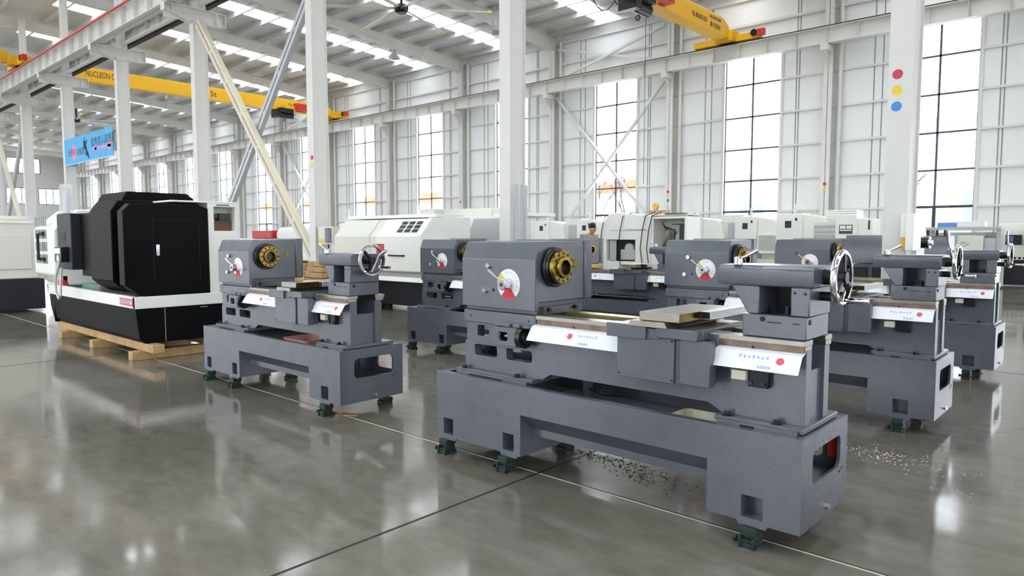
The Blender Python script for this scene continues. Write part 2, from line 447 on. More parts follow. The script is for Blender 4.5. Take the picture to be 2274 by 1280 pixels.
# wall crane beam
def runway(name, y, z0, z1, x0, x1, label, n=58):
    e = thing(name, label, 'crane beam', (0, y, 0)); e['kind'] = 'thing'
    m = MB().box(x0, x1, -.006, .006, z0, z1).box(x0, x1, -.16, .16, z0, z0+.02).box(x0, x1, -.19, .19, z1-.02, z1)
    m.build('girder', STRUCT, e, smooth=False)
    st = MB().box(-.006, .006, -.14, .14, z0+.02, z1-.02).build('stiffener', STRUCT, e, smooth=False)
    x = min(x1, 7.)-1.03; st.location.x = x
    for k in range(95):
        x -= 1.03
        if x < x0: break
        c = st.copy(); COL.objects.link(c); c.location.x = x
    MB().box(x0, x1, -.035, .035, z1, z1+.09).build('crane_rail', mat('rusty_rail', (92, 62, 54), .6), e, smooth=False)
    return e
runway('crane_runway_beam', YW-.72, 7.92, 8.46, XL+.3, XR-.3, 'long white crane beam with dark rail along the window wall')
nb = runway('crane_runway_beam', YC-.55, 7.86, 8.5, XL+.3, 12, 'white crane beam on the near side of the middle columns')
fb = runway('crane_runway_beam', YC+.52, 8.05, 8.5, XL+.3, 12, 'white crane beam on the far side of the middle columns')
MB().tube([(XL+1, YC-.95, 8.28), (12, YC-.95, 8.28)], .035).build('conductor_rail', MRED, nb)
MB().tube([(XL+1, -.3, 7.96), (12, -.3, 7.96)], .065).build('conduit', STRUCT, fb)
MB().box(XL+1, 12, -.05, .12, 7.98, 8.04).build('cable_tray', RUBBER, fb, smooth=False)
for o in kids(nb):
    if o.name.startswith('conductor'): o.location.y = -(YC-.55)

# middle columns
for i, xc in enumerate(col_x):
    if xc > 6: continue
    lab = {3: 'thick white column with large red, yellow and blue dots', 4: 'white column with grey conduit pipes, behind the front lathe headstock', 5: 'white column with red and yellow dots and an electric box', 6: 'white column at top of the crossed cream and grey braces', 7: 'white column at right end of the blue banner', 8: 'white column at left end of the blue banner', 9: 'white column behind the far left cream machine'}
    e = thing('steel_column', lab.get(i, 'white steel column of the middle row, number %d from the right' % (i+1)), 'column', (xc, YC, 0), 0, 'columns of the middle row'); e['kind'] = 'thing'
    m = MB().box(-.125, .125, 0, .018, 0, 7.5).box(-.125, .125, .382, .40, 0, 7.5).box(-.012, .1, .018, .382, 0, 7.5)
    m.build('column_shaft', STRUCT, e, smooth=False)
    MB().box(-.11, .11, .08, .1, 7.86, 11.35).box(-.11, .11, .3, .32, 7.86, 11.35).box(-.01, .09, .1, .3, 7.86, 11.35).build('upper_shaft', STRUCT, e, smooth=False)
    m = MB().box(-.125, .125, -.78, .98, 7.82, 7.84).box(-.01, .01, -.76, .98, 7.45, 7.84)
    m.prism([(-.78, 7.66), (0, 7.40), (.98, 7.46), (.98, 7.48), (0, 7.42), (-.78, 7.68)], 'x', -.125, .125)
    for yy in (-.77, -.55, .72, .97): m.box(-.125, .125, yy-.008, yy+.008, 7.47 if yy > 0 else 7.62, 7.82)
    m.box(-.12, .12, .02, .38, 7.84, 8.03)
    m.build('corbel', STRUCT, e, smooth=False)
    MB().box(-.22, .22, -.08, .48, 0, .03).build('base_plate', STRUCT, e, smooth=False)
    if i == 3:
        for q, c in enumerate((mat('crimson_paint', (208, 54, 84), .5), mat('yellow_paint', (240, 210, 40), .5), mat('sky_blue_paint', (66, 146, 214), .5))):
            MB().disc((-.03, -.001, 3.163-.18*q), .055, 'y').build('paint_dot', c, e)
    if i == 5:
        for q, c in enumerate((RED, YEL)): MB().disc((0.05, -.001, 3.15-.175*q), .055, 'y').build('paint_dot', c, e)
    if i == 4:
        for dx in (0, .07, .13): MB().cyl((.19+dx*.8, .1+dx, 1.0), (.19+dx*.8, .1+dx, 2.23-.1*dx), .022, n=12).build('conduit', STRUCTG, e)
# braces
def brace(p0, p1, m, label, w=.16, group=None, twin=True):
    e = thing('diagonal_brace', label, 'brace', p0, 0, group)
    p0 = Vector(p0); d = Vector(p1)-p0; side = d.normalized().cross(Vector((0, 1, 0)))
    if twin:
        for sgn in (-1, 1): MB().beam(side*sgn*w*.35, d+side*sgn*w*.35, .1, w*.55, (0, 1, 0)).build('channel', m, e, smooth=False)
        n = int(d.length/1.2)
        for k in range(1, n): MB().beam(d*(k/n)-side*w*.6, d*(k/n)+side*w*.6, .11, .1, (0, 1, 0)).build('batten', m, e, smooth=False)
    else: MB().beam((0, 0, 0), d, .1, w, (0, 1, 0)).build('bar', m, e, smooth=False)
    return e
brace((-20.25, 9.0, 7.4), (-14.5, 9.0, .8), BRACEY, 'cream twin channel brace leaning down to the right between middle columns', .24)
brace((-14.55, 9.18, 7.2), (-20.2, 9.18, .9), STRUCTG, 'grey steel brace crossing the cream brace between middle columns', .22)
brace((-44.8, 9.0, 7.4), (-39.2, 9.0, .8), BRACEY, 'cream brace at the far left leaning down to the right', .24)
brace((-39.2, 9.18, 7.2), (-44.8, 9.18, .9), STRUCTG, 'grey brace at the far left crossing the cream one', .22)
for x0, x1, t in ((-20.75, -14.75, 'nearer bay'), (-45.3, -39.4, 'far bay')):
    brace((x0+.1, YW-.25, 7.8), (x1-.1, YW-.25, 1.2), STRUCT, 'white wall brace leaning down to the right, ' + t, .13, twin=False)
    brace((x1-.1, YW-.36, 7.8), (x0+.1, YW-.36, 1.2), STRUCT, 'pale wall brace leaning down to the left, ' + t, .13, twin=False)
    brace((x0+.2, YW-.25, 9.95), (x1-.2, YW-.25, 8.55), STRUCT, 'thin white brace above the crane beam, falling right, ' + t, .09, twin=False)
    brace((x1-.2, YW-.32, 9.95), (x0+.2, YW-.32, 8.55), STRUCT, 'thin white brace above the crane beam, rising right, ' + t, .09, twin=False)

# ceiling fans
def fan(x, y, z, label):
    e = thing('ceiling_fan', label, 'fan', (x, y, z), 0, 'large ceiling fans')
    MB().lathe([(-.18, 0), (-.18, .18), (-.1, .26), (.08, .26), (.14, .16), (.14, 0)], (0, 0, 0), 'z', 24).build('motor_hub', BLACK, e)
    MB().cyl((0, 0, .12), (0, 0, zroof(y)-z-.2), .05).build('drop_rod', DARKM, e)
    for k in range(6):
        a = R(49+60*k); d = Vector((math.cos(a), math.sin(a), 0)); n = Vector((-d.y, d.x, 0))
        bl = MB(); vs = []
        for r_, w_, tz in ((.2, .075, .0), (3.3, .085, -.02)):
            for s_, zz in ((-1, -.012), (1, -.012), (1, .012), (-1, .012)): vs.append(d*r_ + n*s_*w_ + Vector((0, 0, zz+tz+s_*.02)))
        bl.add(vs, [(0,1,2,3),(7,6,5,4),(0,4,5,1),(1,5,6,2),(2,6,7,3),(3,7,4,0)])
        b = bl.build('blade', STRUCT, e, smooth=False)
        t = MB(); p = d*3.3; t.beam(p+Vector((0,0,-.02)), p+d*.12+Vector((0,0,-.02)), .18, .06); t.build('tip', YEL, b, smooth=False)
fan(-21.4, 17.25, 10.0, 'large six blade ceiling fan with black hub near the top edge')
fan(-59.2, 17.0, 10.0, 'small distant ceiling fan above the blue banner')
# high bay lamps
def lamp(x, y, z, label):
    e = thing('high_bay_lamp', label, 'lamp', (x, y, z), 0, 'high bay lamps')
    MB().lathe([(-.16, .29), (-.15, .3), (.0, .2), (.1, .09), (.12, .0), (.11, .0), (-.0, .19), (-.16, .29)], (0, 0, 0), 'z', 24).build('lamp_shade', mat('lamp_aluminium', (215, 216, 218), .3, .4), e)
    MB().cyl((0, 0, .1), (0, 0, .32), .09).build('ballast', STRUCTG, e)
    MB().cyl((0, 0, .3), (0, 0, zroof(y)-z-.2), .025).build('stem', STRUCTG, e)
for x, y, z, t in ((-27.4, 21.6, 10.1, 'bell shaped lamp under the roof beam right of the fan'), (-20.3, 21.2, 9.9, 'bell shaped lamp close beside the tall near column'), (-33.4, 20.5, 10.2, 'bell shaped lamp above the far yellow crane'), (-39.6, 13.5, 10.3, 'bell shaped lamp between columns left of the cream brace'), (-46, 18.5, 10.2, 'small distant bell lamp above the yellow crane')):
    lamp(x, y, z, t)

# cranes
def crane(x, y0, y1, zb, label, hoist_y, texts, carriage=True):
    e = thing('bridge_crane', label, 'crane', (x, 0, 0), 0, 'yellow bridge cranes'); h = .64
    m = MB().prism([(y0, zb), (y1, zb), (y1, zb+.42), (y1-.5, zb+h), (y0+.5, zb+h), (y0, zb+.42)], 'x', -.2, .2)
    m.build('girder', CRANEY, e, bevel=.015)
    MB().box(-.25, .25, y0+.3, y1-.3, zb-.05, zb-.002).build('girder_flange', CRANEY, e, smooth=False)
    for yy in (y0-.1, y1+.45):
        c = MB().box(-1.35, 1.25, yy-.2, yy+.12, zb-.08, zb+.16).box(-.35, .35, yy-.5 if yy > y1 else yy, yy+.12 if yy > y1 else yy+.5, zb-.08, zb+.3)
        c.build('end_carriage', CRANEY, e, bevel=.01)
        MB().box(1.16, 1.42, yy-.26, yy-.08, zb-.02, zb+.2).build('buffer', MRED, e)
        MB().cyl((1.05, yy-.28, zb+.1), (1.05, yy-.05, zb+.1), .12).build('drive_motor', BLACK, e)
    hy = hoist_y
    MB().box(.22, .6, hy+.45, hy+1.25, zb+.02, zb+.42).build('hoist_cover', MRED, e, bevel=.02)
    m = MB().cyl((.1, hy-.5, zb-.28), (.1, hy+.45, zb-.28), .2).box(-.2, .45, hy-.75, hy-.45, zb-.5, zb-.05).box(.2, .5, hy-.6, hy+.3, zb-.2, zb+.05)
    m.build('hoist', BLACK, e, bevel=.01)
    MB().box(-.3, .45, hy-.3, hy+.5, zb-.1, zb-.04).box(.25, .4, hy-.2, hy+.5, zb-.04, zb+.25).build('trolley', CRANEY, e, bevel=.01)
    MB().torus((.1, hy-.1, zb-.6), .07, .02, 'y', 20).build('hook', BLACK, e)
    for dy in (-.05, .35): MB().cyl((.1, hy+dy, zb-.3), (.1, hy+dy, 3.0 if dy > 0 else zb-.7), .008, n=6).build('hoist_rope', DARKM, e)
    for body, sz, yy, zz, sx in texts: text('lettering', body, sz, (.203, yy, zb+zz), (90, 0, 90), INK, e, sx)
    return e
c1 = crane(-12.0, 9.7, 24.85, 8.64, 'yellow bridge crane reaching the wall at top right, nearest of the cranes', 18.9,
      (('TEL:400-003-5557', .24, 22.0, .2, .62), ('NUCLEON CRANE', .15, 23.3, .42, .7), ('\u65b0\u4e61\u514b\u52b3\u5c3c', .2, 23.35, .14, .8)))
MB().tube([(.3, 15.6+.25*k, 8.6-.0*k-.9*math.sin(math.pi*k/8)) for k in range(9)], .015, 6).build('festoon_cable', RUBBER, c1)
MB().tube([(.3, 16.9+.12*k, 8.6-.55*math.sin(math.pi*k/8)) for k in range(9)], .015, 6).build('festoon_cable', RUBBER, c1)
crane(-38.0, 9.6, 24.9, 8.78, 'yellow bridge crane across the far aisle, behind the crossed braces', 21.8,
      (('NUCLEON CRANE', .40, 11.32, .22, .56), ('5t', .42, 17.3, .14, 1.), ('TEL:400-003-5557', .28, 21.9, .2, .75)))
crane(-36.6, -7.5, 8.0, 8.78, 'yellow crane of the front aisle, cut by the left picture edge', 5.9, ())

# banner between columns
bn = thing('hanging_banner', 'blue printed banner stretched between two white columns', 'banner', (-29.7, YC-.02, 4.2))
MB().box(-2.75, 2.68, -.03, 0, 0, 1.0).box(-2.78, -2.75, -.03, .38, 0, 1.0).build('cloth', BANNER, bn, smooth=False)
MB().box(-2.78, 2.68, -.04, .005, -.03, .0).build('hem', STRUCT, bn, smooth=False)
for body, xx, zz, s in (('\u5168\u5458', -2.35, .34, .3), ('\u521b\u65b0', -1.85, .36, .26), ('\u8fc7\u7a0b\u7ba1\u7406', -1.25, .3, .3), ('\u4f18\u79c0\u80b2\u4eba', .42, .5, .36), ('\u9ad8\u8d28\u91cf', 1.85, .5, .36)):
    text('lettering', body, s, (xx, -.031, zz), (90, 0, 0), MRED if body == '\u521b\u65b0' else INK, bn)
MB().disc((-1.6, -.0305, .42), .3, 'y').build('print', PINK, bn)
MB().disc((.9, -.0305, .4), .12, 'y').disc((2.35, -.0305, .4), .2, 'y').prism(rect(.55, 2.5, .33, .42), 'y', -.0315, -.0305).build('print', PINK, bn)
rn = MB()
for pts, w in ((((-.32, .74), (-.2, .62), (-.12, .46)), .05), (((-.12, .46), (-.02, .32), (-.1, .2)), .028), (((-.14, .46), (.04, .3), (.14, .1)), .026), (((-.3, .68), (-.12, .66), (-.04, .76)), .02), (((-.32, .68), (-.4, .56), (-.3, .5)), .02)):
    rn.tube([(a, -.036, b) for a, b in pts], w, 8)
rn.disc((-.3, -.031, .84), .06, 'y'); rn.build('runner_figure', INK, bn)

# outside
og = MB().box(-220, 120, YW+.3, 160, -.4, -.05).box(XR, 120, YF, YW+.3, -.4, -.05).box(-220, 120, -80, YF-.2, -.4, -.05).build('ground_outside', CONCO, smooth=False); tag(og, kind='structure')
def building(x0, x1, y, z, label, fascia=None):
    e = thing('outside_building', label, 'building', ((x0+x1)/2, y, -.05)); w = (x1-x0)/2
    MB().box(-w, w, 0, 14, 0, z).build('wall', BLDG, e, smooth=False)
    if fascia: MB().box(-w-.2, w+.2, -.3, 0, z-1.5, z).build('fascia', ORANGE, e, smooth=False)
    else: MB().box(-w-.2, w+.2, -.3, 14.2, z, z+.5).build('roof', ROOFO, e, smooth=False)
    x = -w+2
    while x < w-3:
        MB().box(x, x+2.2, -.06, 0, 1.0, 4.4).build('window', GLASSO, e, smooth=False); x += 5.5
building(-150, -42, 74, 8.4, 'low white building with orange fascia seen through the far windows', True)
building(-30, -13, 62, 6.6, 'pale grey roofed building seen through the wide middle window')
building(-11.5, 14, 52, 8.6, 'tall pale building seen through the right hand window')
def tree(x, y, h, label):
    mb = MB(); rnd = random.Random(int(x*10))
    def br(p, d, l, r, n):
        q = p + d*l; mb.tube([p, (p+q)/2 + Vector((rnd.uniform(-.05, .05), rnd.uniform(-.05, .05), 0))*l, q], [r, r*.8, r*.6], 5)
        if n == 0: return
        for k in range(3):
            a = rnd.uniform(0, 6.28); s_ = rnd.uniform(.35, .7)
            nd = (d + Vector((math.cos(a)*s_, math.sin(a)*s_, rnd.uniform(.0, .3)))).normalized()
            br(p + d*l*rnd.uniform(.55, 1), nd, l*rnd.uniform(.55, .75), r*.55, n-1)
    br(Vector((0, 0, 0)), Vector((0, 0, 1)), h*.4, .11, 4)
    o = mb.build('bare_tree', BARK); o.location = (x, y, -.1); tag(o, label, 'tree', 'bare trees outside the windows')
for x, y, h, t in ((-25.6, 36, 7.5, 'bare tree seen through the window behind the crossed wall braces'), (-23.2, 35.5, 7, 'bare tree at the right edge of that braced window'), (-32.5, 36, 7.5, 'bare tree in the window just right of the near tall column'), (-50, 40, 6.5, 'bare tree in the second window left of the near tall column'), (-8.4, 34, 6.5, 'bare tree seen low in the window right of the dotted column')):
    tree(x, y, h, t)

# ------------------------------------------------------------------ grey lathe
def make_lathe():
    t = thing('grey_lathe', '', 'lathe', (0, 0, 0))
    L, W, zb, zt = 2.202, .568, .107, .501
    # --- pedestal
    m = MB(); pk = [(.059, .143), (.551, .636), (1.951, 2.046)]
    outer = [(0, zb), (.03, zb), (.04, .09), (.16, .09), (.17, zb), (.53, zb), (.54, .09), (.655, .09), (.665, zb), (.684, zb), (.684, .342), (1.79, .342), (1.79, zb), (1.93, zb), (1.94, .09), (2.06, .09), (2.07, zb), (L, zb), (L, zt), (0, zt)]
    m.prism(outer, 'y', 0, .014, [rect(a, b, .125, .222, .006) for a, b in pk])
    m.prism(outer, 'y', W-.014, W, [rect(1.9, 2.1, .285, .43, .03)])
    for a, b in pk:
        m.box(a-.006, a, .014, .085, .12, .228).box(b, b+.006, .014, .085, .12, .228).box(a-.006, b+.006, .085, .09, .12, .228).box(a-.006, b+.006, .014, .085, .222, .228).box(a-.006, b+.006, .014, .09, .119, .125)
    m.prism(rect(.014, W-.014, zb, zt), 'x', 0, .014)
    m.prism(rect(.014, W-.014, zb, zt), 'x', L-.014, L, [rect(.122, .475, .285, .43, .035)])
    m.prism(rect(.014, W-.014, zb, .40), 'x', .67, .684); m.prism(rect(.014, W-.014, zb, .40), 'x', 1.79, 1.804, [rect(.15, .45, .26, .38, .03)])
    m.prism([(.004, .342), (.094, .256), (.094, .214), (.474, .214), (.474, .256), (W-.004, .342), (W-.004, .40), (.004, .40)], 'x', .684, 1.79)
    m.box(.014, .67, .014, W-.014, .395, .405)
    for y0, y1 in ((.014, .05), (W-.05, W-.014)): m.box(.014, L-.014, y0, y1, zt-.02, zt-.002)
    for x0, x1 in ((.014, .05), (L-.05, L-.014)): m.box(x0, x1, .05, W-.05, zt-.02, zt-.002)
    ped = m.build('pedestal', PAINT, t, bevel=.003)
    m = MB().box(1.804, L-.014, .014, W-.014, .235, .242); m.build('shelf', PAINTD, t, smooth=False)
    MB().cyl((L, .311, .142), (L+.012, .311, .142), .014, n=16).build('drain_plug', CHROME, t)
    studs('screw_hole', RUBBER, t, [((L, y, z), (L+.002, y, z), .006, 10) for y, z in ((.50, .27), (.47, .26))])
    # --- mounting pads
    for x0, x1 in ((.10, .70), (1.785, 2.178)):
        m = MB().box(x0, x1, .075, .50, .503, .527).box(x0+.02, x1-.02, .05, .075, .497, .515)
        p = m.build('mounting_pad', PAINT, t, bevel=.003)
        for xx in (x0+.05, x1-.12): MB().cyl((xx, .092, .527), (xx, .092, .545), .014, n=6).cyl((xx, .092, .527), (xx, .092, .531), .022, n=14).build('bolt', DARKM, p)
        MB().box(x0+.13, x1-.2, .048, .05, .5, .508).build('slot', RUBBER, p, smooth=False)
    # --- bed
    m = MB(); y0, y1 = .12, .40
    front = [(.13, .527), (.74, .527), (.80, .565), (1.73, .565), (1.80, .527), (2.165, .527), (2.165, .845), (.71, .845), (.71, .812), (.145, .812), (.145, .70), (.13, .69)]
    wins = [rect(.235, .33, .73, .795, .01), rect(.21, .395, .612, .678, .014), rect(.47, .665, .612, .678, .014)]
    m.prism(front, 'y', y0, y0+.06, wins); m.prism(front, 'y', y1-.06, y1, wins)
    m.prism([(.75, .565), (.80, .565), (1.73, .565), (1.80, .527), (2.15, .527), (2.15, .75), (.75, .75)], 'y', y0+.06, y1-.06)
    m.box(.13, .145, y0+.06, y1-.06, .527, .70); m.box(.145, .75, y0+.06, y1-.06, .69, .705); m.box(.13, .75, y0+.06, y1-.06, .527, .54)
    m.box(.15, .74, y0-.004, y0, .695, .702)
    m.build('bed', PAINT, t, bevel=.004)
    m = MB().box(.14, .708, .10, .52, .812, .884)
    bf = m.build('bed_flange', PAINT, t, bevel=.004)
    studs('screw_hole', RUBBER, bf, [((xx, .0985, .85), (xx, .1005, .85), .006, 10) for xx in (.2, .66)])
    MB().box(.715, 2.165, .095, .19, .866, .888).box(.715, 2.165, .105, .18, .845, .866).build('front_way', STEEL, t, bevel=.002)
    MB().box(.72, 2.16, .098, .105, .842, .866).build('gear_rack', RACKM, t, smooth=False)
    MB().box(.715, 2.165, .345, .43, .866, .888).box(.715, 2.165, .35, .42, .845, .866).build('back_way', STEEL, t, bevel=.002)
    o = MB().box(.72, 1.3, .343, .432, .864, .8895).build('oil_film', OILED, t, smooth=False); o['label'] = 'yellow rust preventive oil on the back way'
    # --- film covered way covers
    prof = [(.118, .845), (.108, .838), (.075, .828), (.03, .757), (.033, .755), (.078, .825), (.109, .835), (.118, .842)]
    for (xa, xb, px, skew) in ((.70, 1.31, 1.0, .03), (1.785, 2.163, 2.1, 0)):
        m = MB(); m.prism(prof, 'x', xa, xb)
        c = m.build('way_cover', FILM, t)
        def pt(u, v): return Vector((u, .075-.045*v-.0012, .828-.071*v+.0008))
        q = MB()
        cen = pt(px-.02, .38); n = 16
        q.add([cen] + [pt(px-.02+.017*math.cos(6.283*k/n), .38+.2*math.sin(6.283*k/n)) for k in range(n)], [(0, k+1, (k+1) % n+1) for k in range(n)])
        q.build('film_print', mat('faded_red_print', (220, 92, 104), .5), c, smooth=False)
        q = MB()
        for k in range(7):
            u = px+.03+.018*k if px < 1.5 else px-.2+.02*k
            q.add([pt(u, .2+.03*(k % 3)), pt(u+.011, .2+.03*(k % 3)), pt(u+.009, .36+.05*(k % 2)), pt(u+.002, .36)], [(0, 1, 2, 3)])
        p2 = px if px < 1.5 else px-.16
        for k in range(5): q.add([pt(p2+.05+.012*k, .72), pt(p2+.058+.012*k, .72), pt(p2+.056+.012*k, .88), pt(p2+.05+.012*k, .88)], [(0, 1, 2, 3)])
        q.build('film_print', BLUEI, c, smooth=False)
        MB().cyl(((xa+xb)/2-.03, .105, .841), ((xa+xb)/2-.03, .1, .85), .007, n=8).build('screw', DARKM, c)
    # --- lead screw and its bracket
    m = MB().prism(rect(.455, .625, .708, .812), 'y', .03, .05, [rect(.49, .56, .735, .785, .012)])
    m.box(.455, .47, .05, .12, .708, .812).box(.612, .625, .05, .12, .708, .812).box(.47, .612, .05, .12, .708, .72).box(.47, .612, .05, .12, .80, .812)
    m.box(.445, .70, .045, .12, .815, .835)
    br = m.build('screw_bracket', PAINT, t, bevel=.003)
    studs('bolt', DARKM, br, [((xx, .04, .825), (xx, .05, .825), .01, 10) for xx in (.575, .65)])
    MB().cyl((.47, .085, .758), (.6, .085, .758), .022, n=16).build('coupling', CHROME, t)
    MB().cyl((.625, .075, .76), (.66, .075, .76), .06, n=28).cyl((.66, .075, .76), (.68, .075, .76), .04, n=24).build('bearing_flange', BLACK, t)
    MB().cyl((.66, .075, .765), (2.0, .075, .765), .014, n=14).build('lead_screw', CHROME, t)
    MB().box(1.865, 1.93, .06, .12, .70, .742).build('limit_block', mat('beige_block', (216, 212, 196), .5), t, bevel=.003)
    m = MB().box(1.93, 2.02, .085, .12, .672, .752); mb_ = m.build('motor_bracket', DARKM, t, bevel=.003)
    studs('bolt', BLACK, mb_, [((xx, .078, .69), (xx, .085, .69), .009, 10) for xx in (1.945, 2.0)])
    # --- headstock
    MB().box(.14, .70, .125, .54, .884, .955).box(.70, .73, .16, .5, .886, .93).build('headstock_base', PAINTD, t, bevel=.004)
    m = MB().prism([(.10, .908), (.10, 1.192), (.142, 1.288), (.155, 1.294), (.53, 1.296), (.545, 1.285), (.545, .955), (.13, .955), (.13, .908)], 'x', .126, .705)
    m.build('headstock', PAINT, t, bevel=.003, ang=15)
    MB().box(.15, .715, .546, .62, .95, 1.305).build('gear_cover', PAINT, t, bevel=.01)
    studs('bolt', DARKM, t, [((.728, yy, .915), (.75, yy, .915), .012, 8) for yy in (.18, .42)])
    c = (.705, .256, 1.150)
    MB().lathe([(0, 0), (0, .112), (.022, .114), (.03, .108), (.03, .103), (.045, .1), (.05, .0)], c, 'x', 48).build('spindle_collar', BLACK, t)
    sf = MB().lathe([(.05, .086), (.05, .094), (.072, .094), (.075, .09), (.075, .062), (.09, .058), (.092, .042), (.02, .036), (.02, .0)], c, 'x', 48).build('spindle_flange', GOLD, t)
    for k in range(12):
        a = 2*math.pi*k/12; MB().cyl((c[0]+.074, c[1]+.078*math.cos(a), c[2]+.078*math.sin(a)), (c[0]+.0765, c[1]+.078*math.cos(a), c[2]+.078*math.sin(a)), .008, n=10).build('bolt', DARKM, sf)
    MB().cyl((c[0]+.03, c[1], c[2]), (c[0]+.06, c[1], c[2]), .04).build('spindle_bore', BLACK, sf)
    MB().cyl((.705, .46, 1.166), (.711, .46, 1.166), .022).build('sight_glass', GOLD, t)
    # dial
    dc = (.507, .0995, 1.051)
    d = MB().disc(dc, .087, 'y', 40).build('speed_dial', WHITE, t)
    q = MB().disc((dc[0], dc[1]-.001, dc[2]), .086, 'y', 14, R(232), R(308), 0, .0008); q.build('red_sector', RED, d, smooth=False)
    q = MB().disc((dc[0], dc[1]-.001, dc[2]), .084, 'y', 8, R(133), R(163), .04, .0008); q.build('yellow_sector', YEL, d, smooth=False)
    q = MB()
    for a in (100, 75, 20, -8, -25, 185, 207): q.disc((dc[0]+.068*math.cos(R(a)), dc[1]-.001, dc[2]+.068*math.sin(R(a))), .005, 'y', 8, t=.0006)
    q.build('dial_mark', GREYP, d, smooth=False)
    k_ = MB().lathe([(0, .0), (0, .037), (-.012, .037), (-.014, .033), (-.055, .032), (-.06, .028), (-.06, .0)], (dc[0], dc[1]-.001, dc[2]), 'y', 36).build('selector_knob', CHROME, t)
    MB().cyl((dc[0], dc[1]-.062, dc[2]), (dc[0], dc[1]-.0605, dc[2]), .01, n=14).build('centre_screw', DARKM, k_)
    MB().tube([(dc[0]-.025, dc[1]-.04, dc[2]+.018), (dc[0]-.065, dc[1]-.055, dc[2]+.05), (dc[0]-.1, dc[1]-.065, dc[2]+.08)], [.0045, .0055, .008], 12).build('selector_lever', CHROME, k_, origin=(dc[0], dc[1]-.04, dc[2]))
    for px, pz in ((.352, 1.152), (.322, 1.007)):
        MB().cyl((px, .0995, pz), (px, .082, pz), .017, n=6).cyl((px, .082, pz), (px, .08, pz), .009, n=12).build('oil_plug', CHROME, t)
    MB().cyl((.388, .0998, 1.013), (.388, .096, 1.013), .008, n=12).build('plug_hole', RUBBER, t)
    # --- carriage
    m = MB().box(1.262, 1.745, .03, .50, .858, .9).box(1.262, 1.48, -.02, .06, .842, .908).box(1.535, 1.742, -.02, .06, .858, .904).box(1.46, 1.55, -.005, .06, .846, .896)
    m.box(1.745, 1.79, .09, .22, .83, .886)
    m.build('saddle', PAINT, t, bevel=.003)
    MB().box(1.3, 1.735, .02, .49, .9005, .9035).build('saddle_face', STEEL, t, smooth=False)
    MB().prism([(1.385, .903), (1.60, .903), (1.58, .93), (1.405, .93)], 'y', -.03, .52).build('dovetail_slide', STEEL, t, bevel=.002)
    m = MB().box(1.44, 1.648, -.01, .51, .932, .972); cs = m.build('cross_slide', STEEL, t, bevel=.002)
    MB().box(1.648, 1.650, -.005, .2, .934, .970).build('oiled_side', GOLD, cs, smooth=False)
    m = MB().box(1.651, 1.70, .19, .66, .934, .972); sr = m.build('scale_rail', mat('white_aluminium', (222, 222, 218), .35, .5), t, bevel=.002)
    q = MB()
    for z in (.944, .954, .963): q.box(1.700, 1.7012, .2, .65, z, z+.0025)
    q.build('groove', GREYP, sr, smooth=False)
    MB().box(1.655, 1.696, .186, .1895, .938, .969).build('end_cap', BLACK, sr)
    ap = MB().box(1.312, 1.618, 0, .03, .648, .856).box(1.648, 1.795, 0, .05, .655, .858).box(1.33, 1.78, .03, .1, .66, .842).build('apron', PAINT, t, bevel=.003)
    MB().box(1.62, 1.646, .012, .03, .652, .85).build('groove', PAINTD, ap, smooth=False)
    studs('bolt', DARKM, ap, [((xx, -.003, zz), (xx, .001, zz), .005, 8) for xx, zz in ((1.325, .665), (1.608, .665), (1.608, .845), (1.325, .845))])
    # --- tailstock
    m = MB().prism([(1.885, .889), (2.16, .889), (2.16, .985), (1.885, .985)], 'y', .12, .385)
    tb = m.build('tailstock_base', PAINT, t, bevel=.004)
    studs('bolt', RUBBER, tb, [((1.975, .116, .967), (1.975, .121, .967), .011, 12), ((2.158, .16, .962), (2.163, .16, .962), .011, 12)])
    for xa, xb in ((1.995, 2.055), (2.1, 2.13)): MB().box(xa, xb, .118, .1205, .953, .957).build('slot', RUBBER, tb, smooth=False)
    m = MB().prism([(1.905, .986), (1.955, .986), (1.955, 1.108), (1.83, 1.108)], 'y', .125, .38)
    m.box(2.09, 2.168, .125, .38, .986, 1.108).box(1.955, 2.09, .345, .38, .986, 1.108)
    m.prism([(.125, 1.108), (.385, 1.108), (.392, 1.13), (.392, 1.175), (.37, 1.197), (.14, 1.197), (.12, 1.18), (.12, 1.12)], 'x', 1.765, 2.182)
    td = m.build('tailstock_body', PAINT, t, bevel=.005)
    studs('clamp_nut', DARKM, td, [((xx, .2, .986), (xx, .2, 1.02), .015, 6) for xx in (1.99, 2.055)])
    studs('bolt', DARKM, td, [((2.107, .122, 1.085), (2.107, .126, 1.085), .006, 8), ((2.15, .122, 1.083), (2.15, .126, 1.083), .006, 8)])
    MB().box(1.955, 2.09, .335, .345, .987, 1.107).build('recess_shade_wall', PAINTD, td, smooth=False)  # darker grey puts the shade of the deep gap between pillars into the colour
    MB().cyl((1.745, .256, 1.152), (1.765, .256, 1.152), .036, n=24).build('quill', GOLD, t)
    MB().cyl((2.182, .256, 1.150), (2.245, .256, 1.150), .034, .026, n=28).build('wheel_shaft', BLACK, t)
    MB().cyl((2.168, .256, 1.068), (2.215, .256, 1.068), .02, n=20).build('clamp_shaft', DARKM, t)
    ll = MB().lathe([(0, 0), (0, .02), (.025, .02), (.034, .013), (.034, 0)], (1.85, .14, 1.198), 'z', 18).tube([(1.855, .14, 1.222), (1.885, .142, 1.235), (1.935, .148, 1.262)], [.005, .007, .012], 12)
    ll.build('lock_lever', CHROME, t, origin=(1.85, .14, 1.198))
    wc = (2.25, .256, 1.150)
    hw = MB().lathe([(-.012, .098), (-.012, .112), (-.004, .117), (.006, .117), (.012, .112), (.012, .098), (0, .095), (-.012, .098)], wc, 'x', 48).build('hand_wheel', CHROME, t, origin=wc)
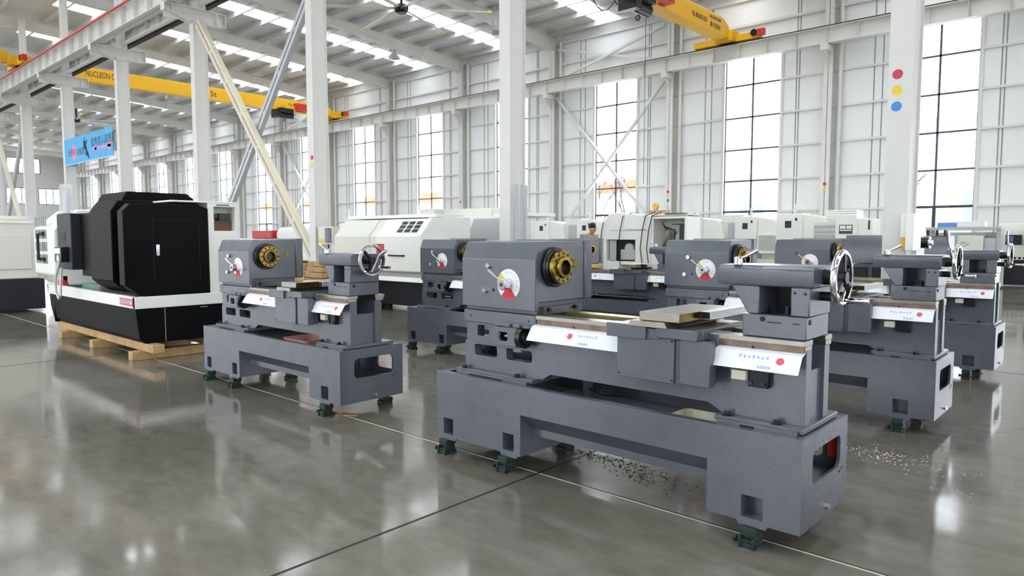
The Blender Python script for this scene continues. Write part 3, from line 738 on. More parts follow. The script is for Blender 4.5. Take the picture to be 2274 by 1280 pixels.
    sp = MB().cyl((wc[0]-.012, wc[1], wc[2]), (wc[0]+.022, wc[1], wc[2]), .026, n=24)
    for k in range(3):
        a = R(95+120*k); sp.beam(Vector(wc)+Vector((0, math.cos(a), math.sin(a)))*.018, Vector(wc)+Vector((0, math.cos(a), math.sin(a)))*.1, .014, .03, (1, 0, 0))
    o = sp.build('spoke_hub', DARKM, hw, origin=wc); o.location = (0, 0, 0)
    o = MB().cyl((wc[0]+.01, wc[1]+.03, wc[2]-.095), (wc[0]+.1, wc[1]+.03, wc[2]-.095), .0085, .012, n=16).build('wheel_handle', CHROME, hw, origin=wc); o.location = (0, 0, 0)
    # --- feet
    for fx, fy in ((.07, .02), (.565, .02), (1.99, .02), (.07, .55), (.565, .55), (1.99, .55)):
        s_ = -1 if fy < .3 else 1
        m = MB().prism([(fx-.036, 0), (fx+.036, 0), (fx+.036, .02), (fx-.036, .028)], 'y', fy-.045, fy+.045).box(fx-.034, fx+.034, fy-.04, fy+.04, .055, .089)
        m.prism([(fx-.036, .026), (fx+.036, .022), (fx+.036, .056), (fx-.036, .052)], 'y', fy-.03, fy+.03)
        y_ = fy+s_*.042
        m.box(fx-.036, fx-.024, y_-.012, y_+.012, .0, .05).box(fx+.024, fx+.036, y_-.012, y_+.012, .0, .048)
        ft = m.build('leveling_foot', GREEN, t, bevel=.003)
        MB().cyl((fx-.055, y_, .032), (fx+.05, y_, .032), .007, n=10).cyl((fx-.055, y_, .032), (fx-.043, y_, .032), .014, n=6).build('adjusting_bolt', DARKM, ft)
    return t

X1, X0 = -3.185, -6.43
proto_l = make_lathe()
LATHES = [
    (X1, 2.811, 'large dark grey lathe in the front, the nearest and biggest one'),
    (X0, 2.812, 'dark grey lathe beside the black machine on pallet timbers'),
    (X1, 5.203, 'grey lathe directly behind the front lathe, with a tall lever at its hand wheel'),
    (X1+.005, 7.581, 'grey lathe third in line behind the front lathe, its tail end farthest right'),
    (X0, 5.22, 'grey lathe half hidden behind the front lathe headstock'),
    (X0, 7.581, 'grey lathe before the cream machine with loose cables'),
]
roots = []
for i, (x, y, lab) in enumerate(LATHES):
    o = proto_l if i == 0 else copy_tree(proto_l)
    o.location = (x, y, 0); tag(o, lab, 'lathe', 'rows of unfinished grey lathes'); roots.append(o)
def part(root, base): return [c for c in kids(root) if c.name.split('.')[0] == base][0]
for r_ in (roots[1], roots[5]): part(r_, 'lock_lever').rotation_euler = (0, 0, R(178))
for r_, a in ((roots[1], 40), (roots[2], 8), (roots[3], 14)): part(r_, 'hand_wheel').rotation_euler = (R(a), 0, 0)
# bent levers on the tailstocks that carry one
def bent(root, pts, rr):
    MB().tube(pts, rr, 12).build('bent_lever', CHROME, root)
bent(roots[1], [(2.262, .23, 1.075), (2.30, .2, 1.062), (2.35, .19, 1.075), (2.39, .19, 1.13), (2.43, .19, 1.19), (2.46, .19, 1.205), (2.505, .19, 1.222)], [.008, .009, .009, .007, .007, .01, .013])
bent(roots[2], [(2.235, .24, 1.16), (2.22, .22, 1.20), (2.20, .21, 1.29), (2.196, .205, 1.335), (2.195, .205, 1.365)], [.009, .008, .007, .011, .013])
bent(roots[3], [(2.235, .24, 1.16), (2.23, .24, 1.20), (2.228, .235, 1.29), (2.226, .23, 1.335), (2.225, .23, 1.375)], [.009, .008, .007, .008, .010])
o = MB().box(2.125, 2.185, .538, .552, .3, .478).build('inner_panel', REDD, roots[0], smooth=False); o['label'] = 'red primed panel inside the base'
# oil pump under the front lathe bed
pm = thing('hand_pump', 'oil pump with black ball handle in the trough of the front lathe', 'pump', (X1+.90, 2.811+.33, .405))
MB().cyl((0, 0, 0), (0, 0, .10), .03, n=20).cyl((0, 0, .10), (0, 0, .115), .036, n=20).build('pump_body', PAINTD, pm)
MB().tube([(.03, -.02, .07), (.09, -.03, .068)], .006, 8).build('lever_rod', DARKM, pm)
MB().tube([(.09, -.03, .068), (.11, -.03, .067), (.15, -.03, .064), (.175, -.03, .062)], [.008, .016, .016, .006], 12).build('ball_handle', RUBBER, pm)
# trays lying in the troughs
def tray(name, label, x, y, z, w, d, h, m, rz=0):
    e = thing(name, label, 'tray', (x, y, z), rz)
    q = MB(); t_ = .006
    lo = rect(-w/2+.03, w/2-.03, -d/2+.03, d/2-.03, .03); hi = rect(-w/2, w/2, -d/2, d/2, .04); hi2 = rect(-w/2+t_, w/2-t_, -d/2+t_, d/2-t_, .04); lo2 = rect(-w/2+.03+t_, w/2-.03-t_, -d/2+.03+t_, d/2-.03-t_, .03)
    n = len(lo); vs = [(a, b, 0) for a, b in lo] + [(a, b, h) for a, b in hi] + [(a, b, h) for a, b in hi2] + [(a, b, t_) for a, b in lo2]
    fs = [tuple(range(n-1, -1, -1)), tuple(range(3*n, 4*n))]
    for l in range(3):
        for k in range(n): fs.append((l*n+k, l*n+(k+1) % n, (l+1)*n+(k+1) % n, (l+1)*n+k))
    q.add(vs, fs).build('tray_shell', m, e)
    MB().torus((0, 0, t_), min(w, d)*.22, .004, 'z', 24, 6).build('base_ring', m, e)
    return e
tray('plastic_tray', 'cream plastic tray in the trough of the front lathe', X1+1.665, 2.811+.175, .41, .26, .22, .065, TRAYW)
tray('plastic_basin', 'pinkish plastic basin in the trough of the lathe beside the black machine', X0+1.42, 2.812+.22, .405, .36, .26, .10, TRAYR)

# plain spindle units without dials, behind the dotted column
def plain(x, y, w, label, chuck=True):
    t = thing('lathe_spindle_unit', label, 'lathe', (x, y, 0), 0, 'rows of unfinished grey lathes')
    MB().box(.05, w-.02, .0, .55, .09, .5).box(.12, w-.1, .06, .5, .5, .96).build('pedestal', PAINTD, t, bevel=.005)
    MB().prism([(.06, .97), (.06, 1.24), (.12, 1.345), (.52, 1.345), (.52, .97)], 'x', 0, w).build('headstock', PAINT, t, bevel=.006)
    q = MB()
    for a, b in ((.12, .3), (.36, .6)): q.box(a, b, .035, .06, .74, .92)
    q.build('recess', RUBBER, t, smooth=False)
    if chuck:
        MB().lathe([(0, 0), (0, .075), (.02, .075), (.02, .068), (.035, .068), (.035, .075), (.055, .075), (.055, .068), (.07, .068), (.07, .075), (.1, .075), (.1, 0)], (w, .28, 1.25), 'x', 32).build('chuck', BLACK, t)
        MB().lathe([(.1, 0), (.1, .078), (.112, .078), (.112, .05), (.14, .03), (.14, 0)], (w, .28, 1.25), 'x', 32).build('chuck_plate', CHROME, t)
    for fx in (.15, w-.15):
        for fy in (.08, .47): MB().box(fx-.05, fx+.05, fy-.05, fy+.05, 0, .09).build('leveling_foot', GREEN, t)
    return t
plain(-3.04, 9.98, .86, 'plain dark grey headstock left of and behind the dotted column')
g2 = plain(-2.95, 12.75, .62, 'farther plain grey headstock right of the dotted column, with small knobs on top', False)
for dx in (.32, .45, .56): MB().cyl((dx, .1, 1.345), (dx, .1, 1.43), .02, n=12).build('knob', DARKM, g2)

# ------------------------------------------------------------------ black and white turning centre
t = thing('turning_centre', 'large black and white turning centre standing on timbers', 'machine', (-9.4, 3.2, 0))
def at(o, root=None):
    p = o.parent; o.location = Vector(o.location) - p.location; return o
def W(mb, name, m, parent=t, bevel=.006, **k): return at(mb.build(name, m, parent, bevel=bevel, **k))
m = MB().prism([(2.705, .57), (3.75, .57), (3.68, .19), (2.80, .19), (2.74, .24)], 'x', -10.72, -7.80).prism([(-10.72, .19), (-10.72, .57), (-10.93, .57), (-10.88, .40)], 'y', 2.72, 3.7)
W(m, 'base', BLACKP)
W(MB().box(-7.815, -7.795, 3.0, 3.004, .2, .56), 'seam', GREYP, bevel=0)
W(MB().box(-7.80, -7.792, 3.38, 3.46, .535, .548), 'warning_sticker', TEAL, bevel=0)
W(MB().box(-10.94, -7.79, 2.70, 2.76, .565, .692).box(-7.85, -7.785, 2.70, 3.85, .565, .692).box(-10.94, -10.88, 2.70, 3.85, .565, .692).box(-10.9, -7.85, 3.7, 3.85, .565, .692), 'white_band', CREAM)
W(MB().box(-10.88, -7.85, 2.76, 3.72, .58, .6), 'chip_tray', GREYP)
# left end cover with louvres
m = MB().prism([(2.66, .83), (2.66, 1.42), (2.95, 1.68), (3.85, 1.70), (3.85, .69), (2.82, .69)], 'x', -11.3, -10.38)
lc = W(m, 'end_cover', CREAM, bevel=.02)
q = MB()
for r_ in range(4):
    for c_ in range(6): q.box(-11.2+.085*c_+(.0 if c_ < 3 else .03), -11.2+.085*c_+.06+(.0 if c_ < 3 else .03), 2.652, 2.66, .97+.165*r_, .97+.165*r_+.12)
o = q.build('louvre', mat('grey_louvre', (150, 152, 150), .5), lc, smooth=False); o.location = -(t.location+lc.location)
q = MB().tube([(-10.86, 2.655, 1.36), (-10.86, 2.60, 1.36), (-10.86, 2.60, 1.02), (-10.86, 2.655, 1.02)], .018, 10).box(-10.9, -10.74, 2.62, 2.66, 1.34, 1.39).box(-10.9, -10.74, 2.62, 2.66, 1.0, 1.05)
o = q.build('handle', BLACK, lc); o.location = -(t.location+lc.location)
W(MB().box(-10.38, -9.3, 3.35, 3.40, .69, 1.66), 'inner_panel', CREAMD)
# control pendant
cp = W(MB().box(-9.99, -9.45, 2.60, 2.78, .93, 1.60), 'control_pendant', CHARC, bevel=.01)
def C(mb, name, m, par, **k):
    o = mb.build(name, m, par, **k); o.location = -(t.location+par.location); return o
C(MB().box(-9.80, -9.66, 2.596, 2.602, 1.28, 1.38), 'screen_slot', RUBBER, cp)
C(MB().box(-9.84, -9.58, 2.52, 2.598, 1.02, 1.2), 'handwheel_box', BLACK, cp, bevel=.01)
C(MB().box(-9.82, -9.60, 2.515, 2.52, 1.12, 1.185).disc((-9.7, 2.519, 1.06), .045, 'y'), 'keypad', WHITE, cp)
C(MB().tube([(-9.68, 2.53, 1.02), (-9.69, 2.5, .9), (-9.73, 2.49, .8), (-9.72, 2.49, .66), (-9.62, 2.49, .58), (-9.58, 2.5, .62), (-9.63, 2.52, .8), (-9.68, 2.55, .95)], .014, 8), 'coiled_cable', STRUCTG, cp)
lp = W(MB().lathe([(0, 0), (0, .07), (.05, .08), (.28, .066), (.32, .078), (.37, .06), (.385, 0)], (-9.93, 2.70, 1.6), 'z', 14), 'wrapped_signal_lamp', CLEARP, bevel=0)
C(MB().cyl((-9.93, 2.70, 1.6), (-9.93, 2.70, 1.9), .035), 'lamp_stem', WHITE, lp)
C(MB().box(-9.99, -9.80, 2.62, 2.77, 1.6, 1.612), 'lamp_foot', TEAL, lp)
# black sliding hoods
m = MB().prism([(2.82, 1.62), (2.95, 1.84), (3.62, 1.84), (3.70, 1.78), (3.70, .85), (3.05, .78), (2.78, .90)], 'x', -9.45, -8.62)
W(m, 'back_hood', BLACKP)
m = MB().box(-9.43, -9.0, 2.70, 3.3, .86, 1.60)
dr = W(m, 'door_leaf', BLACKP); C(MB().box(-9.02, -9.0, 2.692, 2.70, .95, 1.58), 'seal_strip', GREYP, dr)
m = MB().prism([(2.72, .78), (2.66, .84), (2.66, 1.60), (2.74, 1.72), (3.50, 1.72), (3.58, 1.66), (3.55, .70), (2.85, .70)], 'x', -8.98, -8.28)
W(m, 'middle_hood', BLACKP, bevel=.01)
m = MB().prism([(2.80, .71), (2.74, .80), (2.74, 1.58), (2.80, 1.66), (3.46, 1.66), (3.48, .70)], 'x', -8.28, -7.95)
W(m, 'hood_recess', BLACKP, bevel=.01)
m = MB().prism([(2.79, .693), (2.615, .82), (2.615, 1.585), (2.69, 1.667), (3.36, 1.685), (3.50, 1.635), (3.50, .693)], 'x', -7.95, -7.79)
eh = W(m, 'end_hood', BLACKP, bevel=.008)
C(MB().box(-7.79, -7.787, 2.903, 2.907, .85, 1.5).box(-7.79, -7.787, 2.905, 3.39, 1.5, 1.504).box(-7.79, -7.787, 3.388, 3.392, .85, 1.5), 'door_seam', CHARC, eh, smooth=False)
C(MB().box(-7.79, -7.775, 2.93, 2.965, 1.12, 1.24), 'door_handle', CHROME, eh, bevel=.004)
# white end cabinet
m = MB().prism(rect(3.50, 3.86, .69, 1.70) , 'x', -8.3, -7.80, [rect(3.57, 3.82, 1.39, 1.66)]).box(-8.3, -8.0, 3.5, 3.86, .69, 1.70).box(-8.9, -7.8, 3.1, 3.86, 1.70, 1.72)
ec = W(m, 'end_cabinet', CREAM, bevel=.006)
C(MB().box(-8.0, -7.9, 3.57, 3.82, 1.39, 1.5), 'terminal_block', mat('brown_bakelite', (110, 80, 60), .5), ec)
C(MB().box(-7.98, -7.86, 3.66, 3.78, 1.51, 1.59).cyl((-7.88, 3.61, 1.56), (-7.85, 3.61, 1.56), .025), 'pressure_gauge', BLACK, ec)
C(MB().box(-7.81, -7.798, 3.6, 3.75, 1.672, 1.69), 'sticker', TEAL, ec)
# name plate
npz = W(MB().box(-8.21, -7.83, 2.694, 2.70, .592, .668), 'name_plate', mat('crimson_plate', (206, 70, 100), .4), bevel=0)
text('lettering', 'CK61125\u00d71500', .066, Vector((-8.19, 2.692, .608))-t.location-npz.location, (90, 0, 0), WHITE, npz, .8)
# things seen in the tray
W(MB().cyl((-10.3, 3.0, .66), (-9.6, 3.0, .66), .07).box(-9.6, -9.4, 2.9, 3.1, .6, .72), 'coolant_pump', TEAL)
W(MB().box(-10.6, -10.38, 2.74, 2.80, .69, .82), 'red_bracket', MRED)
W(MB().box(-9.38, -9.28, 2.85, 3.0, .6, .72), 'coupling_guard', MRED)
W(MB().box(-9.3, -8.0, 2.85, 3.3, .6, .78), 'slide_base', CHARC)
# timbers
def timber(x0, x1, y0, y1, z0, z1, label):
    o = MB().box(x0-(x0+x1)/2, x1-(x0+x1)/2, y0-(y0+y1)/2, y1-(y0+y1)/2, 0, z1-z0).build('timber', WOOD, bevel=.006)
    o.location = ((x0+x1)/2, (y0+y1)/2, z0); tag(o, label, 'timber', 'timbers under the black and white machine'); return o
timber(-10.95, -7.62, 2.80, 2.92, .1, .188, 'long timber lying along the front edge of the black machine')
timber(-10.9, -7.9, 3.45, 3.57, .1, .188, 'long timber along the back edge of the black machine')
for x, t_ in ((-10.45, 'short cross timber at the left end under the black machine'), (-9.24, 'middle cross timber under the black machine'), (-7.98, 'cross timber with nail slot at the right end under the black machine')):
    timber(x-.06, x+.06, 2.70, 3.85, 0, .098, t_)

# far left cream machine
t2 = thing('cream_machine', 'cream machine with black base cut by the left picture edge', 'machine', (-15.3, 2.6, 0))
def W2(mb, name, m, bevel=.008): o = mb.build(name, m, t2, bevel=bevel); o.location = -t2.location; return o
W2(MB().box(-16.2, -14.55, 1.2, 3.56, .05, .585), 'base', CHARC)
W2(MB().box(-16.2, -14.55, 1.2, 3.48, .59, 1.62).box(-16.0, -14.7, 1.2, 3.4, 1.62, 1.69), 'housing', CREAMD, .02)
W2(MB().box(-14.55, -14.53, 1.3, 3.38, .76, 1.36), 'inspection_panel', CREAMD)
W2(MB().box(-14.56, -14.53, 1.2, 3.42, 1.555, 1.575), 'door_rail', CREAM)
q = MB()
for r_ in range(7):
    for c_ in range(5): q.box(-14.55, -14.545, 3.02+.07*c_, 3.07+.07*c_, .2+.045*r_, .215+.045*r_)
W2(q, 'vent_slot', RUBBER, 0)

# ------------------------------------------------------------------ cream machines behind
def shift(root, mb, name, m, bevel=.008, par=None, smooth=True):
    o = mb.build(name, m, par or root, bevel=bevel, smooth=smooth)
    o.location = -root.location if par is None else -(root.location+par.location); return o
# the large one with slanted windows
t3 = thing('cnc_lathe', 'cream machine with nine slanted window panes and a red patch', 'machine', (-10.1, 8.2, 0))
shift(t3, MB().prism([(7.72, .12), (7.66, .55), (8.75, .55), (8.75, .12)], 'x', -11.6, -8.9), 'base', CHARC)
shift(t3, MB().prism([(7.58, .55), (7.62, .63), (8.8, .63), (8.8, .55)], 'x', -11.6, -8.95), 'ledge', CREAM)
shift(t3, MB().box(-11.6, -8.95, 7.72, 8.8, .63, .74), 'lower_panel', GREYP)
dp = [(7.64, .72), (7.64, 1.33), (7.90, 1.64), (8.75, 1.66), (8.75, .72)]
shift(t3, MB().prism(dp, 'x', -11.6, -10.50), 'left_cover', CREAMD, .02)
d3 = shift(t3, MB().prism([(y-.03 if y < 8 else y, z) for y, z in dp], 'x', -10.24, -9.08), 'sliding_door', CREAM, .02)
shift(t3, MB().prism([(y+.03 if y < 8 else y, z) for y, z in dp], 'x', -10.50, -10.24), 'door_channel', CREAMD, .01)
shift(t3, MB().prism([(y-.05 if y < 8 else y, z+.01) for y, z in dp], 'x', -9.08, -8.98), 'door_jamb', CREAM, .01)
pn = []
for r_ in range(3):
    for c_ in range(3):
        f0 = .22 + .22*r_; f1 = f0+.17; x0_ = -9.72+.2*c_
        def sp(f_): return (7.61+.26*f_-.004, 1.33+.31*f_+.004)
        (ya, za), (yb, zb_) = sp(f0), sp(f1)
        q = MB().add([(x0_, ya, za), (x0_+.15, ya, za), (x0_+.15, yb, zb_), (x0_, yb, zb_), (x0_, ya+.006, za+.003), (x0_+.15, ya+.006, za+.003), (x0_+.15, yb+.006, zb_+.003), (x0_, yb+.006, zb_+.003)], [(0,1,2,3),(7,6,5,4),(0,4,5,1),(1,5,6,2),(2,6,7,3),(3,7,4,0)])
        shift(t3, q, 'window_pane', GLASSD, 0, d3, False)
shift(t3, MB().box(-10.22, -10.0, 7.603, 7.61, .93, 1.20), 'red_patch', MRED, 0, d3)
shift(t3, MB().tube([(-9.82, 7.61, 1.0), (-9.82, 7.56, 1.0), (-9.44, 7.56, 1.0), (-9.44, 7.61, 1.0)], .014, 8), 'handle', RUBBER, 0, d3)
shift(t3, MB().box(-11.6, -9.0, 7.95, 8.6, 1.66, 1.72).cyl((-9.75, 8.2, 1.72), (-9.75, 8.2, 1.9), .035), 'top_cover', CREAM)
for x in (-11.3, -10.2, -9.2):
    for y in (7.85, 8.6): shift(t3, MB().cyl((x, y, 0), (x, y, .12), .07, n=16), 'leveling_foot', RUBBER, 0)
# electric cabinets left of it
t4 = thing('electric_cabinet', 'cream electric cabinet with black switch and warning sign', 'cabinet', (-13.7, 9.75, 0))
shift(t4, MB().box(-14.05, -13.1, 9.4, 10.1, .1, 1.64), 'cabinet_body', CREAM)
shift(t4, MB().box(-14.03, -13.62, 9.385, 9.4, .2, 1.6), 'door', CREAM, .004)
shift(t4, MB().box(-13.47, -13.34, 9.385, 9.4, 1.42, 1.54), 'power_switch', RUBBER, .004)
shift(t4, MB().box(-13.44, -13.36, 9.392, 9.4, 1.08, 1.15), 'warning_sign', mat('orange_sign', (190, 90, 50), .5), 0)
shift(t4, MB().box(-14.05, -13.1, 9.4, 10.1, 0, .1), 'plinth', CHARC)
shift(t4, MB().box(-13.9, -13.5, 9.5, 9.9, 1.64, 1.74).cyl((-13.95, 9.6, 1.64), (-13.95, 9.6, 1.98), .03), 'top_box', CREAM)
# big cream machine with slanted side behind it
t5 = thing('cnc_lathe', 'tall pale machine with sloping side panel and square window, behind the near tall column', 'machine', (-10.3, 10.6, 0))
shift(t5, MB().box(-11.85, -8.95, 10.05, 11.3, .1, .6), 'base', CHARC)
shift(t5, MB().box(-11.85, -11.38, 10.0, 11.3, .6, 1.93), 'left_cabinet', CREAMD, .012)
shift(t5, MB().box(-11.82, -11.47, 9.99, 10.0, 1.52, 1.81), 'window_pane', GREYP, .004)
shift(t5, MB().box(-11.38, -9.9, 10.25, 11.3, .6, 1.92), 'back_cover', CREAMD, .012)
shift(t5, MB().prism([(-11.3, .6), (-11.3, 1.0), (-10.72, 1.76), (-8.95, 1.73), (-8.95, .6)], 'y', 10.0, 10.25), 'sloping_cover', CREAM, .012)
shift(t5, MB().prism([(-10.95, 1.25), (-10.66, 1.69), (-10.15, 1.69), (-10.4, 1.25)], 'y', 9.992, 10.0), 'door_panel', CREAM, .003)
shift(t5, MB().prism([(-10.4, 1.25), (-10.15, 1.69), (-9.28, 1.69), (-9.28, 1.25)], 'y', 9.995, 10.0), 'grey_panel', GREYP, .003)
shift(t5, MB().box(-9.24, -9.0, 9.99, 10.0, 1.36, 1.67), 'window_pane', GREYP, .004)
shift(t5, MB().box(-10.1, -9.0, 10.3, 11.2, 1.73, 1.80), 'top_cover', CREAM)
# cream machine with cables and open cabinet
t6 = thing('cnc_lathe', 'cream machine with loose cables hanging over it and an open electric cabinet', 'machine', (-7.2, 12.1, 0))
shift(t6, MB().box(-8.2, -6.1, 11.5, 12.7, .1, .55), 'base', CHARC)
m = MB().prism([(-8.18, .55), (-8.18, 1.1), (-8.12, 1.45), (-7.9, 1.76), (-7.78, 1.80), (-6.93, 1.72), (-6.93, .55)], 'y', 11.5, 12.6, [rect(-7.945, -7.28, .85, 1.27)])
h6 = shift(t6, m, 'housing', CREAM, .01)
shift(t6, MB().box(-7.95, -7.27, 11.62, 11.66, .84, 1.28), 'inner_wall', CHARC, 0, h6)
shift(t6, MB().box(-7.62, -7.3, 11.52, 11.6, .88, 1.08).cyl((-7.45, 11.55, 1.1), (-7.45, 11.62, 1.1), .1), 'spindle_box', GREYP, .006, h6)
shift(t6, MB().box(-7.9, -7.75, 11.56, 11.58, .86, 1.26), 'curtain', GREYP, 0, h6)
shift(t6, MB().box(-7.85, -7.0, 11.494, 11.5, 1.44, 1.455).box(-7.5, -7.05, 11.485, 11.5, 1.46, 1.475), 'door_seam', GREYP, 0, h6)
m = MB().prism(rect(-6.92, -6.2, .55, 1.72), 'y', 11.5, 11.52, [rect(-6.88, -6.24, 1.0, 1.66)]).box(-6.92, -6.9, 11.52, 12.02, .55, 1.72).box(-6.22, -6.2, 11.52, 12.02, .55, 1.72).box(-6.92, -6.2, 12.0, 12.02, .55, 1.72).box(-6.92, -6.2, 11.5, 12.02, 1.70, 1.73)
cab = shift(t6, m, 'open_cabinet', CREAM, .004)
q = MB().box(-6.7, -6.62, 11.8, 12.0, 1.1, 1.48).box(-6.58, -6.5, 11.8, 12.0, 1.1, 1.48)
shift(t6, q, 'drive_unit', GREYP, 0, cab); shift(t6, MB().box(-6.47, -6.24, 11.75, 12.0, 1.1, 1.56).box(-6.6, -6.24, 11.7, 12.0, 1.55, 1.57), 'drive_rack', BLACK, 0, cab)
q = MB()
for k in range(4): q.tube([(-6.86+.02*k, 11.8, 1.6-.05*k), (-6.78+.03*k, 11.75, 1.5), (-6.7+.05*k, 11.8, 1.42), (-6.82+.02*k, 11.7, 1.1)], .008, 6)
shift(t6, q, 'cable', RUBBER, 0, cab)
for x in (-8.05, -7.62, -7.12, -6.98):
    dz = .0
    shift(t6, MB().tube([(x+.12, 11.75, 1.80), (x+.08, 11.47, 1.72), (x+.02, 11.46, 1.45), (x-.02, 11.46, 1.1), (x+.02, 11.46, .85), (x+.05, 11.46, .7)], .009, 6), 'cable', RUBBER, 0)
# small things on its top
wo = MB().box(-.17, .17, -.1, .1, 0, .05).build('wood_block', WOOD, bevel=.004); wo.location = (-7.05, 12.0, 1.79); tag(wo, 'wooden board lying on top of the cream machine with cables', 'wood')
hk = thing('hook_block', 'small yellow crane hook block above the board on the cream machine', 'hook', (-7.13, 12.0, 1.845))
MB().cyl((0, -.03, .08), (0, .03, .08), .055).build('sheave_cover', CRANEY, hk); MB().torus((0, 0, .02), .03, .009, 'y', 16).build('hook', DARKM, hk)
gb = MB().box(-.17, .17, -.12, .12, 0, .035).build('box', mat('green_lid', (56, 100, 66), .5), bevel=.004); gb.name = 'green_box'; gb.location = (-6.55, 11.75, 1.735); tag(gb, 'flat green box lying on the open electric cabinet', 'box')
sl = thing('signal_lamp', 'wrapped signal lamp standing beside the flat green box', 'lamp', (-6.27, 11.8, 1.735))
MB().cyl((0, 0, 0), (0, 0, .23), .045).build('lamp_wrap', CLEARP, sl); MB().cyl((0, 0, 0), (0, 0, .2), .025).build('lamp_stem', WHITE, sl)

# row of white machines along the window wall
def cnc(x, y, label, k, grille=False, lampz=True):
    t = thing('cnc_lathe', label, 'machine', (x, y, 0), 0, 'white machines along the window wall')
    MB().box(-.3, 1.8, .1, 1.3, .08, .62).build('base', CREAMD, t, bevel=.01)
    MB().box(-.32, .42, 0, .7, .3, 1.98).build('control_cabinet', CREAM, t, bevel=.015)
    MB().box(-.06, .12, -.006, 0, 1.58, 1.78).build('power_switch', INK, t)
    MB().box(.22, .28, -.006, 0, 1.78, 1.86).build('label_plate', INK, t)
    MB().prism([(.42, 1.25), (.42, 1.96), (.95, 1.88), (1.2, 1.4), (1.2, 1.25)], 'y', .06, 1.1).build('hood', CREAM, t, bevel=.01)
    MB().box(.5, 1.8, .25, 1.25, .62, 1.86).build('housing', CREAMD, t, bevel=.01)
    MB().box(1.25, 1.75, .235, .25, .75, 1.8).build('sliding_door', GREYP, t, bevel=.005)
    MB().box(.9, 1.7, .5, 1.1, 1.86, 2.07).build('transformer_box', CREAM, t, bevel=.01)
    q = MB()
    for z in (1.9, 1.96, 2.02): q.box(.92, 1.68, .494, .5, z, z+.02)
    q.build('louvre', GREYP, t, smooth=False)
    if grille:
        q = MB()
        for z in range(11): q.box(.5, 1.15, -.02, 0, .9+.045*z, .93+.045*z)
        MB().box(.45, 1.2, 0, .06, .8, 1.42).build('guard_panel', CREAM, t); q.build('louvre', GREYP, t, smooth=False)
    if lampz: MB().cyl((.1, .3, 1.98), (.1, .3, 2.28), .04, n=14).build('signal_lamp', CLEARP, t)
    for fx in (-.2, 1.6):
        for fy in (.2, 1.1): MB().cyl((fx, fy, 0), (fx, fy, .08), .07, n=12).build('leveling_foot', RUBBER, t)
cnc(-18.45, 22.0, 'white machine just right of the near tall column, along the window wall', 0)
cnc(-16.28, 22.0, 'white machine behind the bending person', 1)
cnc(-14.0, 22.0, 'white machine hidden behind the cream machine with cables', 2, False, False)
cnc(-11.7, 22.0, 'white machine right of the open electric cabinet', 3)
cnc(-9.78, 22.0, 'white machine behind the second lathe spindle', 4, True)
cnc(-7.62, 20.0, 'white machine farthest right of the row, left of the machine with screen', 5)
cnc(-22.9, 22.0, 'white machine beyond the tall pale machine, left of the near tall column', 6)
cnc(-27.2, 22.0, 'white machine far along the window wall above the nine pane door', 7)
# flat-rail machine and machine with screen
t7 = thing('cnc_lathe', 'cream machine with wide screen panel, left of the dotted column', 'machine', (-5.4, 18, 0))
shift(t7, MB().box(-6.3, -4.9, 18.2, 19.2, .05, .8), 'base', CREAMD)
shift(t7, MB().box(-6.3, -5.7, 18.3, 18.4, .8, 1.70), 'slatted_cover', CREAMD, .006)
q = MB()
for z in range(6): q.box(-6.28, -5.72, 18.28, 18.3, .95+.12*z, 1.02+.12*z)
shift(t7, q, 'slat', GREYP, 0)
p7 = shift(t7, MB().prism(rect(-5.68, -5.18, 1.0, 1.84, .08), 'y', 18.0, 18.3), 'control_panel', CREAM, .01)
shift(t7, MB().box(-5.59, -5.28, 17.99, 18.0, 1.40, 1.62), 'screen', GLASSD, .004, p7)
shift(t7, MB().box(-5.57, -5.44, 17.985, 17.99, 1.52, 1.6).box(-5.42, -5.3, 17.985, 17.99, 1.52, 1.6).box(-5.57, -5.3, 17.985, 17.99, 1.47, 1.5), 'key_row', WHITE, 0, p7)
c7 = shift(t7, MB().box(-5.18, -4.85, 18.05, 18.7, .8, 1.76), 'cabinet', CREAM, .01)
shift(t7, MB().box(-4.95, -4.91, 18.044, 18.05, 1.5, 1.72), 'label_strip', INK, 0, c7)
# long grey machine right of dotted column
t8 = thing('long_lathe', 'long pale grey lathe with a top beam under the right hand window', 'machine', (-3.5, 21.2, 0))
shift(t8, MB().box(-4.4, -2.72, 20.9, 21.9, .05, .62), 'base', CREAMD)
shift(t8, MB().box(-4.4, -2.72, 21.4, 21.9, .62, 1.44), 'back_panel', CREAMD)
shift(t8, MB().box(-4.35, -2.7, 20.95, 21.5, 1.5, 1.58).box(-4.35, -4.2, 21.0, 21.4, 1.4, 1.5).box(-2.8, -2.7, 21.0, 21.4, .62, 1.5), 'top_beam', GREYP)
shift(t8, MB().box(-3.6, -3.05, 20.9, 21.4, .62, 1.36), 'headstock', CREAMD, .02)
shift(t8, MB().disc((-3.48, 20.895, 1.16), .06, 'y'), 'vent_disc', GREYP, 0)
shift(t8, MB().box(-3.05, -2.8, 20.95, 21.3, .95, 1.3).cyl((-3.2, 21.1, 1.05), (-2.9, 21.1, 1.05), .09), 'turret', GREYP, .02)
shift(t8, MB().box(-4.0, -3.4, 21.0, 21.4, 1.58, 1.72), 'cream_box', CREAM)
bt = MB().box(-.24, .24, -.15, .15, 0, .12).build('blue_crate', BLUET, bevel=.01); bt.location = (-3.72, 20.7, 0); bt.location.z = 1.42; bt.location.y = 21.12
bt.location = (-3.86, 21.2, 1.58); tag(bt, 'blue plastic crate on the beam of the long pale grey lathe', 'crate')
for o in list(COL.objects):
    if o.name.startswith('cream_box'): o.location.x += .35
